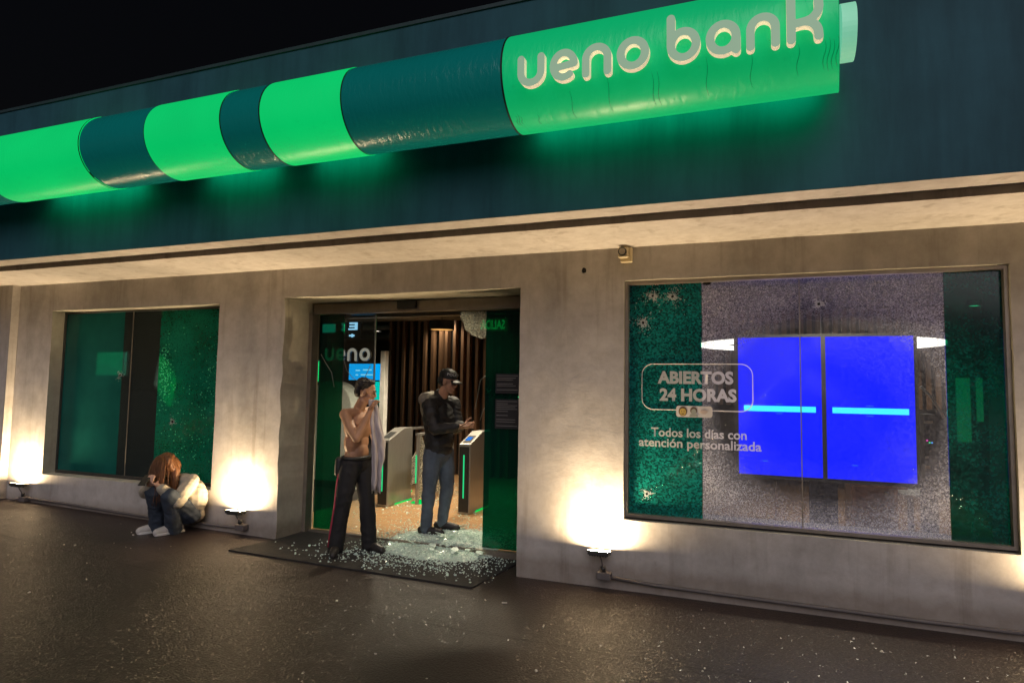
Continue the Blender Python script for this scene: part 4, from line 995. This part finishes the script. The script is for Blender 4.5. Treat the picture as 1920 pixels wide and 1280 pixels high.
MB().tube([(1.45, 2.4, .09), (1.45, 2.4, .605)], .03, 10).build('leg', M['steel'], tb, smooth=True); MB().tube([(1.45, 2.4, .072), (1.45, 2.4, .09)], .2, 24).build('base', M['steel'], tb)
dk = thing('desk', 'pale wooden desk under the right blue screen behind the lettered window', 'desk', (1.1, 2.05, .07))
bevel(MB().box((.85, 2.0, .70), (1.36, 2.6, .735)).build('desk_top', M['desk'], dk), .004)
MB().box((.865, 2.02, .075), (.90, 2.58, .70)).build('side_panel', M['desk'], dk); MB().box((1.24, 2.02, .075), (1.275, 2.58, .70)).build('side_panel', M['desk'], dk)
MB().box((.90, 2.30, .25), (1.24, 2.325, .70)).build('front_panel', M['desk'], dk)
pl_ = thing('post', 'thin tan post standing under the left blue screen', 'post', (.155, 2.0, .07))
MB().tube([(.155, 2, .08), (.155, 2, .70)], .014, 10).build('shaft', M['desk'], pl_, smooth=True); MB().tube([(.155, 2, .072), (.155, 2, .085)], .10, 20).build('base', M['steel'], pl_)
eq = thing('equipment_rack', 'small rack with coloured indicator lights and a cable beside the right blue screen', 'rack', (1.62, 1.9, .07))
MB().box((1.50, 1.95, .08), (1.60, 2.2, 1.45)).build('frame', M['darkalu'], eq)
for (z, m, a) in ((1.36, 'white', .07), (1.02, 'white', .03), (.93, 'cream_plastic', .04)): MB().box((1.50, 1.93, z), (1.50+a, 1.945, z+.025)).build('label_tag', M[m], eq)
for i, c in enumerate(((.9, .05, .5), (.05, .8, .3), (.1, .4, 1.0))): MB().box((1.515+.02*i, 1.93, 1.19-.02*(i > 0)), (1.527+.02*i, 1.945, 1.203-.02*(i > 0))).build('indicator', emitter('indicator_glow', c, 1.2), eq)
MB().tube([(1.47, 1.9, 1.72), (1.55, 1.9, 1.63), (1.62, 1.9, 1.50), (1.66, 1.9, 1.42)], .012, 8).build('cable', M['white'], eq, smooth=True)
bl = thing('wall_light', 'pair of tall lit wall bars seen through the dark green end pane', 'light', (2.8, 5.4, 1.4))
MB().box((2.62, 5.40, .98), (2.78, 5.45, 1.88)).build('bar', M['bar_light'], bl); MB().box((2.86, 5.40, 1.27), (2.93, 5.45, 1.88)).build('bar', M['bar_light'], bl)
# left window room
ls = thing('wall_screen', 'wide glowing screen seen through the left green window', 'screen', (-11.3, 3.0, 2))
MB().box((-12.05, 3.03, 1.73), (-10.78, 3.08, 2.20)).build('casing', M['black'], ls)
MB().add([(-12.03, 3.02, 1.75), (-10.80, 3.02, 1.75), (-10.80, 3.02, 2.18), (-12.03, 3.02, 2.18)], [(0, 1, 2, 3)]).build('display', M['win_screen'], ls)
st_ = thing('added_glint_lamp', 'added glow strip behind the shattered green pane of the left window', 'lamp', (-8.0, 1.5, .07))  # made-up light, added behind the pane to make it glitter
MB().tube([(-8.14, 1.5, 2.02), (-8.04, 1.5, 1.65), (-7.93, 1.5, 1.30)], [.03, .15, .03], 10).build('tube', M['glint_light'], st_, smooth=True)
MB().tube([(-7.93, 1.55, 1.30), (-7.95, 1.6, .08)], .015, 8).build('stand', M['black'], st_)

# ================================================================== PEOPLE
V3 = Vector
def head(bl, c, F, U, s=1.0):
    F = F.normalized(); U = (U - F*U.dot(F)).normalized(); S = F.cross(U); ax = (S, F, U); c = V3(c)
    P = lambda a, b, d: c + (S*a + F*b + U*d)*s
    bl.ell(P(0, -.012, .030), (.073*s, .092*s, .088*s), ax); bl.ell(P(0, .022, -.035), (.058*s, .066*s, .078*s), ax)
    bl.ell(P(0, .052, -.095), (.026*s, .024*s, .020*s), ax)
    bl.cap([P(0, .080, .012), P(0, .096, -.024)], [.009*s, .012*s]); bl.ell(P(0, .094, -.027), (.016*s, .011*s, .009*s), ax)
    bl.cap([P(-.032, .074, .022), P(.032, .074, .022)], .012*s); bl.cap([P(-.018, .080, -.060), P(.018, .080, -.060)], .010*s)
    for k in (-1, 1):
        bl.ell(P(.074*k, -.006, -.005), (.011*s, .020*s, .033*s), ax); bl.ell(P(.040*k, .055, -.028), (.020*s, .018*s, .018*s), ax)
    return P, ax
def face_bits(P, ax, par, s=1.0):
    m = MB()
    for k in (-1, 1): m.add(*sphere_v(P(.031*k, .080, .002), (.010*s, .006*s, .0055*s), ax, 8, 6))
    m.build('eyes', M['eye'], par, smooth=True)
    m = MB()
    for k in (-1, 1): m.tube([P(.014*k, .090, .024), P(.034*k, .085, .030), P(.052*k, .070, .025)], .0045*s, 5)
    m.build('eyebrows', M['hair_black'], par)
    MB().tube([P(-.022, .084, -.060), P(0, .092, -.061), P(.022, .084, -.060)], [.003, .005, .003], 6).build('lips', simple('lips_tone', (.30, .11, .085), .5), par)
def hand(bl, wrist, d, nrm, side=1, curl=.5, s=1.0, spread=.16):
    """wrist point, pointing direction d, palm normal nrm; side=+1 puts the thumb on d x nrm"""
    w_ = V3(wrist); d = d.normalized(); nrm = (nrm - d*nrm.dot(d)).normalized(); a = d.cross(nrm)*side
    bl.ell(w_+d*.048*s, (.040*s, .052*s, .017*s), (a, d, nrm)); bl.cap([w_-d*.02, w_+d*.03*s], [.027*s, .030*s])
    for i, (off, L) in enumerate(((.029, .072), (.010, .080), (-.010, .075), (-.028, .060))):
        p = w_+d*.088*s+a*off*s; dr = (d+a*(off*spread*30*.2)).normalized(); pts = [p-d*.02*s, p]; cv = 0
        for seg, fr in enumerate((.45, .30, .25)):
            cv += curl*(.55 if seg == 0 else .75)
            pts.append(pts[-1]+(dr*math.cos(cv)+nrm*math.sin(cv))*L*fr*s)
        bl.cap(pts, [.0105*s, .0105*s, .0098*s, .009*s, .008*s], 8)
    t0 = w_+d*.030*s+a*.034*s
    bl.cap([t0-a*.012*s, t0+(a*.7+d*.6+nrm*.25)*.035*s, t0+(a*.75+d*1.15+nrm*.6)*.055*s], [.015*s, .0125*s, .0095*s], 8)
def shoe(mb_b, ankle, toe, r=.042, zb=None):
    a, t = V3(ankle), V3(toe); d = V3((t.x-a.x, t.y-a.y, 0)).normalized(); heel = V3((a.x, a.y, 0))-d*.055
    z = zb+.036; L = .265
    mb_b.cap([V3((heel.x, heel.y, z+.008)), V3((heel.x, heel.y, z))+d*L*.55, V3((heel.x, heel.y, z-.008))+d*L*.86], [.040, .046, .036])
    mb_b.cap([V3((heel.x, heel.y, z-.012)), V3((heel.x, heel.y, z-.014))+d*L*.88], [.036, .036])
    mb_b.cap([V3((a.x, a.y, zb+.13)), V3((a.x, a.y, zb+.05))+d*.02], [.046, .05])
def sole(ankle, toe, zb, par, mat, name='sole'):
    a, t = V3(ankle), V3(toe); d = V3((t.x-a.x, t.y-a.y, 0)).normalized(); q = V3((-d.y, d.x, 0)); h = V3((a.x, a.y, 0))-d*.098; p = []
    for (u, w_) in ((0, .030), (.06, .042), (.14, .040), (.21, .048), (.27, .040), (.298, .018)): p.append(h+d*u+q*w_)
    for (u, w_) in ((.298, -.018), (.27, -.040), (.21, -.048), (.14, -.040), (.06, -.042), (0, -.030)): p.append(h+d*u+q*w_)
    return bevel(MB().prism([(v.x, v.y) for v in p], zb+.002, zb+.026, axis='z').build(name, mat, par), .005)

# ---------------- shirtless person in the doorway
J = dict(head=(-3.586,-0.020,1.580), neck=(-3.672,0.000,1.415), rsh=(-3.712,-0.170,1.362), lsh=(-3.665,0.160,1.375), rel=(-3.500,-0.285,1.150), rwr=(-3.462,-0.135,1.390), rha=(-3.440,-0.080,1.478), wai=(-3.695,-0.020,1.010), pel=(-3.690,0.000,0.900), rhi=(-3.700,-0.085,0.890), lhi=(-3.672,0.085,0.880), rkn=(-3.735,-0.140,0.490), ran=(-3.771,-0.170,0.120), rto=(-3.687,-0.330,0.06), lkn=(-3.590,0.060,0.490), lan=(-3.561,0.070,0.120), lto=(-3.401,0.030,0.06), lel=(-3.615,0.205,1.110), lwr=(-3.570,0.150,0.880))
J = {k: V3(v) for k, v in J.items()}
p1 = thing('person', 'shirtless person in red striped black trousers holding a white shirt to the face', 'person', (-3.67, -.05, .055))
F1 = V3((.86, .46, -.22)); b = Blob(); P1, ax1 = head(b, J['head'], F1, V3((.22, .08, 1)))
fw = V3((.98, -.19, 0)); lat = (J['rsh']-J['lsh']).normalized(); upv = V3((0, 0, 1)); axs = (lat, fw, upv)
b.cap([J['neck']+V3((-.015, 0, -.02)), J['head']-V3((.03, .01, .085))], [.058, .052])
b.cap([J['neck']-V3((0, 0, .045)), J['rsh']-V3((0, 0, .0))], [.058, .060]); b.cap([J['neck']-V3((0, 0, .045)), J['lsh']], [.058, .060])
ch = V3((-3.680, 0, 1.245)); b.ell(ch, (.174, .108, .170), axs); b.ell(ch+fw*.035+V3((0, 0, .02))+lat*.07, (.075, .060, .065), axs); b.ell(ch+fw*.035+V3((0, 0, .02))-lat*.07, (.075, .060, .065), axs)
b.ell(ch-fw*.05+lat*.07+V3((0, 0, .05)), (.075, .05, .11), axs); b.ell(ch-fw*.05-lat*.07+V3((0, 0, .05)), (.075, .05, .11), axs)
b.ell(V3((-3.690, -.01, 1.09)), (.146, .102, .15), axs); b.ell(V3((-3.688, 0, .97)), (.142, .102, .12), axs); b.ell(V3((-3.688, 0, .90)), (.150, .105, .11), axs)
b.ell(V3((-3.625, -.02, 1.0)), (.09, .055, .09), axs)
b.cap([J['rsh'], (J['rsh']+J['rel'])/2+V3((-.006, -.008, 0)), J['rel']], [.058, .052, .040]); b.cap([J['rel'], J['rel'].lerp(J['rwr'], .35), J['rwr']], [.041, .043, .027])
b.cap([J['lsh'], J['lel'], J['lwr']], [.055, .044, .027])
hand(b, J['rwr'], V3((.12, .28, 1)), V3((.75, .62, .0)), -1, 1.0); hand(b, J['lwr'], V3((.15, -.08, -1)), V3((.2, -.9, .1)), 1, .6)
for s_ in 'rl': b.cap([J[s_+'hi'], J[s_+'kn'], J[s_+'an']-V3((0, 0, .04))], [.075, .048, .034])
b.build('body', M['skin'], p1, .0058, 5); face_bits(P1, ax1, p1)
h = Blob(); h.ell(P1(0, -.036, .058), (.084, .092, .076), ax1); h.ell(P1(0, -.075, .0), (.068, .042, .070), ax1); h.ell(P1(0, .012, .104), (.060, .052, .026), ax1)
for k in range(70):
    a = rd.uniform(0, 2*PI); e = rd.uniform(.15, 1.25); q = P1(.078*math.cos(a)*math.cos(e), -.026+.09*math.sin(a)*math.cos(e), .052+.076*math.sin(e)); o_ = (q-P1(0, -.026, .03)).normalized()
    if o_.dot(ax1[1]) > .30 and e < 1.05: continue
    h.cap([q, q+o_*.007+V3((rd.uniform(-.015, .015), rd.uniform(-.015, .015), .002))], [.012, .008], 7)
h.build('hair', M['hair_black'], p1, .0055, 2, .003, (60, 60, 60))
t = Blob(); t.ell(V3((-3.688, 0, .885)), (.162, .118, .10), axs); t.ell(V3((-3.72, .0, .84)), (.15, .11, .10), axs)
for s_ in 'rl':
    a_, k_, n_ = J[s_+'hi'], J[s_+'kn'], J[s_+'an']
    t.cap([a_+V3((0, 0, -.02)), a_.lerp(k_, .4), k_, k_.lerp(n_, .5), n_+V3((0, 0, -.02))], [.103, .096, .075, .076, .072])
t.build('trousers', M['pants'], p1, .008, 4, .007, (9, 9, 13))
bl_ = MB().tube([V3((-3.688, 0, .945))+lat*.157*math.cos(a)+fw*.118*math.sin(a) for a in [2*PI*k/24 for k in range(25)]], .018, 8, cap=False); bl_.build('belt', M['black'], p1, smooth=True)
pch = Blob(); pch.cap([V3((-3.790, -.135, .915)), V3((-3.795, -.14, .80))], [.042, .038]); pch.build('hip_pouch', M['black'], p1, .008, 3)
ou = (lat*.85-fw*.45).normalized(); sp_ = [J['rhi']+ou*.104+V3((0, 0, -.06)), J['rhi'].lerp(J['rkn'], .4)+ou*.101, J['rkn']+ou*.081, J['rkn'].lerp(J['ran'], .5)+ou*.083, J['ran']+ou*.079+V3((0, 0, .0))]
sp_ = [q-ou*.005 for q in sp_]; sm_ = MB().tube(sp_, .010, 8); sm_.build('trouser_stripe', M['stripe'], p1, smooth=True)
for s_, zz in (('r', gz(-3.77)+.017), ('l', gz(-3.56)+.017)): sh = Blob(); shoe(sh, J[s_+'an'], J[s_+'to'], zb=zz); sh.build('boot', M['boot'], p1, .008, 4)
# the white shirt in the hand
cl = MB(); nu, nv = 26, 40
path = [(-3.455, -.110, 1.510), (-3.428, -.11, 1.40), (-3.405, -.10, 1.26), (-3.385, -.09, 1.12), (-3.390, -.085, .98), (-3.405, -.08, .84), (-3.410, -.075, .68)]
wid = [.030, .042, .052, .062, .058, .046, .038]
imR = V3((.83, .557, 0)); imD = V3((-.557, .83, 0))
for j in range(nv+1):
    s_ = j/nv*(len(path)-1); i0 = min(int(s_), len(path)-2); fr = s_-i0; c = V3(path[i0]).lerp(V3(path[i0+1]), fr); wv = wid[i0]*(1-fr)+wid[i0+1]*fr
    for i in range(nu+1):
        u = i/nu*2-1; amp = .006+.016*min(1, j/nv*2)
        d_ = amp*math.sin(u*5.5+2.2*math.sin(j*.13)+j*.05)+.012*noise.noise(V3((u*3, j*.16, 1)))
        zz = -.05*j/nv*noise.noise(V3((u*2.2, 4, 2))) + (-.06*abs(u) if j == nv else 0)
        cl.v.append(tuple(c+imR*(u*wv+.012*noise.noise(V3((j*.2, u*2, 9))))+imD*d_+V3((0, 0, zz))))
for j in range(nv):
    for i in range(nu): a = j*(nu+1)+i; cl.f.append((a, a+1, a+nu+2, a+nu+1)); cl.mi.append(0)
co_ = cl.build('shirt', M['cloth_white'], None, smooth=True, recalc=False); md = co_.modifiers.new('thick', 'SOLIDIFY'); md.thickness = .006
tag(co_, 'white shirt hanging crumpled from the raised hand of the shirtless person', 'shirt')

# ---------------- person in cap and dark jacket
J = dict(head=(-3.150,0.880,1.695), neck=(-3.255,0.900,1.545), rsh=(-3.300,0.735,1.460), lsh=(-3.180,1.075,1.470), rel=(-3.170,0.640,1.200), rwr=(-2.965,0.760,1.225), lel=(-3.120,1.060,1.195), lwr=(-2.990,0.930,1.225), pel=(-3.262,0.920,0.930), rhi=(-3.290,0.835,0.925), lhi=(-3.235,1.005,0.915), rkn=(-3.310,0.800,0.530), ran=(-3.325,0.780,0.165), rto=(-3.134,0.795,0.085), lkn=(-3.205,1.020,0.540), lan=(-3.290,1.080,0.165), lto=(-3.10,1.110,0.085))
J = {k: V3(v) for k, v in J.items()}
p2 = thing('person', 'person in black cap, dark jacket and blue jeans standing on broken glass by the turnstile', 'person', (-3.27, .9, .075))
F2 = V3((.93, .02, -.18)); b = Blob(); P2, ax2 = head(b, J['head'], F2, V3((.15, 0, 1)), 1.06)
fw = V3((.94, -.33, 0)).normalized(); lat = V3((-.33, -.94, 0)).normalized(); axs = (lat, fw, upv)
b.cap([J['neck']+V3((0, 0, -.05)), J['head']-V3((.03, 0, .08))], [.064, .060])
b.ell(V3((-3.262, .9, 1.28)), (.16, .11, .22), axs); b.ell(V3((-3.262, .91, 1.0)), (.15, .11, .18), axs)
b.cap([J['rsh'], J['rel'], J['rwr']], [.055, .042, .029]); b.cap([J['lsh'], J['lel'], J['lwr']], [.055, .042, .029])
hand(b, J['rwr'], V3((.92, .30, -.03)), V3((0, .2, 1)), 1, .55); hand(b, J['lwr'], V3((.85, .25, .05)), V3((.1, -.9, .3)), -1, .8)
for s_ in 'rl': b.cap([J[s_+'hi'], J[s_+'kn'], J[s_+'an']-V3((0, 0, .07))], [.08, .05, .038])
b.build('body', M['skin2'], p2, .0058, 5); face_bits(P2, ax2, p2, 1.06)
h = Blob(); h.ell(P2(0, -.05, .01), (.080*1.03, .065*1.05, .07*1.05), ax2); h.build('hair', M['hair_black'], p2, .008, 2)
c_ = Blob(); c_.ell(P2(0, -.012, .070), (.086, .104, .072), ax2); c_.ell(P2(0, -.012, .045), (.085, .103, .035), ax2); c_.build('cap', M['black'], p2, .006, 3)
bm_ = MB(); n = 14
for j in range(3):
    for i in range(n+1):
        a = -1.15+2.3*i/n; r = (.084, .125, .160)[j]; bm_.v.append(tuple(P2(r*math.sin(a)*.62*(1.0 if j else 1.35), .02+r*math.cos(a)*.92, .040-.014*j-.018*(math.sin(a)**2))))
for j in range(2):
    for i in range(n): a = j*(n+1)+i; bm_.f.append((a, a+1, a+n+2, a+n+1)); bm_.mi.append(0)
bo_ = bm_.build('cap_brim', M['black'], p2, smooth=True, recalc=False); md = bo_.modifiers.new('t', 'SOLIDIFY'); md.thickness = .005
tx = text_mesh('cap_lettering', 'POLICIA', .034, M['cap_text'], p2, (0, 0, 0), rot=(0, 0, 0), bold=.0006, align='CENTER')
for v in tx.data.vertices:
    a = -v.co.x*1.25/.1+.55; q = P2(.0905*math.sin(a), -.012+.108*math.cos(a), .072+v.co.y); v.co = q
j_ = Blob(); jc = V3((-3.262, .9, 1.28)); j_.ell(jc, (.190, .145, .23), axs); j_.ell(V3((-3.255, .905, 1.06)), (.178, .142, .19), axs); j_.ell(V3((-3.262, .91, .97)), (.172, .138, .10), axs)
j_.cap([J['neck']-V3((0, 0, .08)), J['rsh']-V3((0, 0, .012))], [.085, .078]); j_.cap([J['neck']-V3((0, 0, .08)), J['lsh']-V3((0, 0, .012))], [.085, .078])
j_.cap([J['rsh']-V3((0, 0, .01)), J['rel'], J['rel'].lerp(J['rwr'], .9)], [.080, .066, .045]); j_.cap([J['lsh']-V3((0, 0, .01)), J['lel'], J['lel'].lerp(J['lwr'], .9)], [.080, .066, .045])
j_.cap([J['neck']-V3((0, 0, .05)), J['neck']+V3((.005, 0, .0))], [.085, .075])
j_.build('jacket', M['jacket'], p2, .009, 3, .013, (11, 11, 20))
cp_ = Blob(); cp_.cap([J['neck']+V3((-.10, -.03, -.03)), J['rsh']+V3((-.055, .0, .045))], [.075, .07]); cp_.cap([J['rsh']+V3((-.05, .04, .02)), J['rsh']+V3((-.075, .09, -.10))], [.075, .06]); cp_.cap([J['neck']+V3((-.07, -.03, .0)), J['neck']+V3((-.10, .05, -.02))], .05)
cp_.build('grey_hood', M['greycloth'], p2, .009, 4, .006, (18, 18, 18))
t = Blob(); t.ell(V3((-3.265, .92, .92)), (.168, .130, .11), axs); t.ell(V3((-3.285, .925, .87)), (.155, .125, .10), axs)
for s_ in 'rl':
    a_, k_, n_ = J[s_+'hi'], J[s_+'kn'], J[s_+'an']
    t.cap([a_, a_.lerp(k_, .4), k_, k_.lerp(n_, .45), n_+V3((0, 0, -.03))], [.108, .098, .075, .068, .056])
t.build('jeans', M['jeans'], p2, .008, 4, .007, (9, 9, 14))
for s_, zz in (('r', .078), ('l', .075)): sh = Blob(); shoe(sh, J[s_+'an'], J[s_+'to'], zb=zz); sh.build('shoe', M['shoe'], p2, .008, 4)

# ---------------- crouching person with a phone against the wall
J = dict(head=(-5.790,-0.350,0.775), neck=(-5.745,-0.235,0.650), lsh=(-5.585,-0.205,0.615), rsh=(-5.915,-0.225,0.600), pel=(-5.690,-0.155,0.290), lhi=(-5.600,-.17,.275), rhi=(-5.780,-.18,.275), lkn=(-5.590,-0.475,0.500), rkn=(-5.755,-0.515,0.530), lan=(-5.690,-0.300,0.165), ran=(-5.880,-0.330,0.165), lto=(-5.735,-0.46,0.097), rto=(-5.945,-0.49,0.096), lel=(-5.555,-0.400,0.430), lwr=(-5.635,-0.540,0.590), rel=(-5.950,-0.440,0.500), rwr=(-5.765,-0.560,0.590))
J = {k: V3(v) for k, v in J.items()}
p3 = thing('person', 'person with long auburn hair and cream jacket crouching against the wall', 'person', (-5.75, -.3, .085))
F3 = V3((-.30, -.70, -.62)); b = Blob(); P3, ax3 = head(b, J['head'], F3, V3((-.15, -.45, .9)), .94)
lat = V3((-1, 0.05, 0)).normalized(); fw = V3((-.05, -1, 0)).normalized(); axs = (lat, fw, upv)
b.cap([J['neck']+V3((0, 0, -.03)), J['head']+V3((.01, .05, -.05))], [.052, .048])
b.ell(V3((-5.74, -.20, .47)), (.14, .10, .20), axs); b.ell(J['pel'], (.15, .12, .12), axs)
b.cap([J['rsh'], J['rel'], J['rwr']], [.045, .034, .024]); b.cap([J['lsh'], J['lel'], J['lwr']], [.045, .034, .024])
hand(b, J['lwr'], V3((-.62, -.30, .35)), V3((-.3, .1, .9)), 1, .7, .92); hand(b, J['rwr'], V3((.30, -.25, .45)), V3((.2, .3, .8)), -1, .7, .92)
for s_ in 'rl': b.cap([J[s_+'hi'], J[s_+'kn'], J[s_+'an']-V3((0, 0, .06))], [.075, .048, .034])
b.build('body', M['skin3'], p3, .0058, 5); face_bits(P3, ax3, p3, .94)
h = Blob(); h.ell(P3(0, -.022, .045), (.086, .102, .086), ax3); h.ell(P3(0, -.07, -.02), (.082, .055, .10), ax3)
for sx_, ln_ in ((.068, .16), (.035, .10), (-.060, .24), (-.074, .30)):
    q0 = P3(sx_, -.035, .05); h.cap([q0, P3(sx_*1.12, -.045, -.05)+V3((0, 0, -.03)), P3(sx_*1.1, -.04, -.07)+V3((.01, -.02, -ln_*.55)), P3(sx_*.9, -.03, -.07)+V3((.03, -.04, -ln_))], [.045, .046, .038, .014], 10)
h.build('hair', M['hair_red'], p3, .0065, 3, .007, (55, 55, 9))
hm = MB()
for k in range(620):
    a = rd.uniform(-2.5, 2.5); e = rd.uniform(.2, 1.35)
    q = P3(.086*math.sin(a)*math.cos(e)*1.02, -.022-.098*math.cos(a)*math.cos(e), .045+.088*math.sin(e)); o_ = (q-P3(0, -.02, .03)).normalized()
    if abs(a) < 1.45 and e < 1.0: continue
    sd = 1 if (q-P3(0, 0, 0)).dot(ax3[0]) > 0 else -1
    L = rd.uniform(.36, .46) if q.x > J['head'].x+.02 else rd.uniform(.20, .32); pts = [q]; vel = o_*.5+V3((0, 0, .15))
    fall = V3((rd.uniform(-.02, .16), -.10+rd.uniform(-.10, .1), -1)) if abs(a) > .9 else V3((rd.uniform(-.1, .1), .15, -1))
    for s_ in range(7):
        vel = vel.lerp(fall, .42); st = vel.normalized()*L/7; nx_ = pts[-1]+st
        dd = nx_-P3(0, -.012, .02)
        if dd.length < .098: nx_ = P3(0, -.012, .02)+dd.normalized()*.099
        pts.append(nx_)
    hm.tube(pts, [.002, .003, .003, .003, .0026, .0022, .0016, .0008], 4)
hm.build('hair_strands', M['hair_red'], p3, smooth=True)
j_ = Blob(); j_.ell(V3((-5.735, -.180, .50)), (.178, .132, .18), axs); j_.ell(V3((-5.71, -.155, .36)), (.186, .136, .15), axs); j_.ell(V3((-5.655, -.125, .27)), (.165, .105, .12), axs)
j_.cap([J['neck']-V3((0, -.01, .04)), J['lsh']], [.075, .072]); j_.cap([J['neck']-V3((0, -.01, .04)), J['rsh']], [.075, .072]); j_.ell(V3((-5.63, -.145, .43)), (.17, .125, .20), axs)
for s_ in 'rl':
    a_, k_, n_ = J[s_+'sh'], J[s_+'el'], J[s_+'wr']
    j_.cap([a_, a_.lerp(k_, .5), k_, k_.lerp(n_, .5), k_.lerp(n_, .92)], [.074, .074, .066, .060, .046])
j_.build('jacket', M['coat'], p3, .0065, 3, .009, (13, 13, 19))
t = Blob(); t.ell(V3((-5.69, -.165, .255)), (.17, .12, .105), axs)
for s_ in 'rl':
    a_, k_, n_ = J[s_+'hi'], J[s_+'kn'], J[s_+'an']
    t.cap([a_, a_.lerp(k_, .5), k_, k_.lerp(n_, .5), n_+V3((0, -.01, -.03))], [.105, .092, .078, .074, .084])
t.build('jeans', M['jeans_w'], p3, .008, 4, .009, (11, 11, 15))
for s_ in 'rl': sh = Blob(); shoe(sh, J[s_+'an']+V3((0, 0, -.03)), J[s_+'to'], zb=gz(-5.75)+.012); sh.build('sneaker', M['sneaker'], p3, .008, 4)
for s_ in 'rl': sole(J[s_+'an'], J[s_+'to'], gz(-5.75), p3, M['white'])
ph = MB().box((-.036, -.004, -.075), (.036, .004, .075)); mx = Matrix.Translation((-5.735, -.640, .665)) @ Matrix.Rotation(.35, 4, 'Z') @ Matrix.Rotation(-.95, 4, 'X'); ph.v = [tuple(mx @ V3(v)) for v in ph.v]
tag(bevel(ph.build('mobile_phone', M['black']), .003), 'dark mobile phone held in both hands by the crouching person', 'phone')
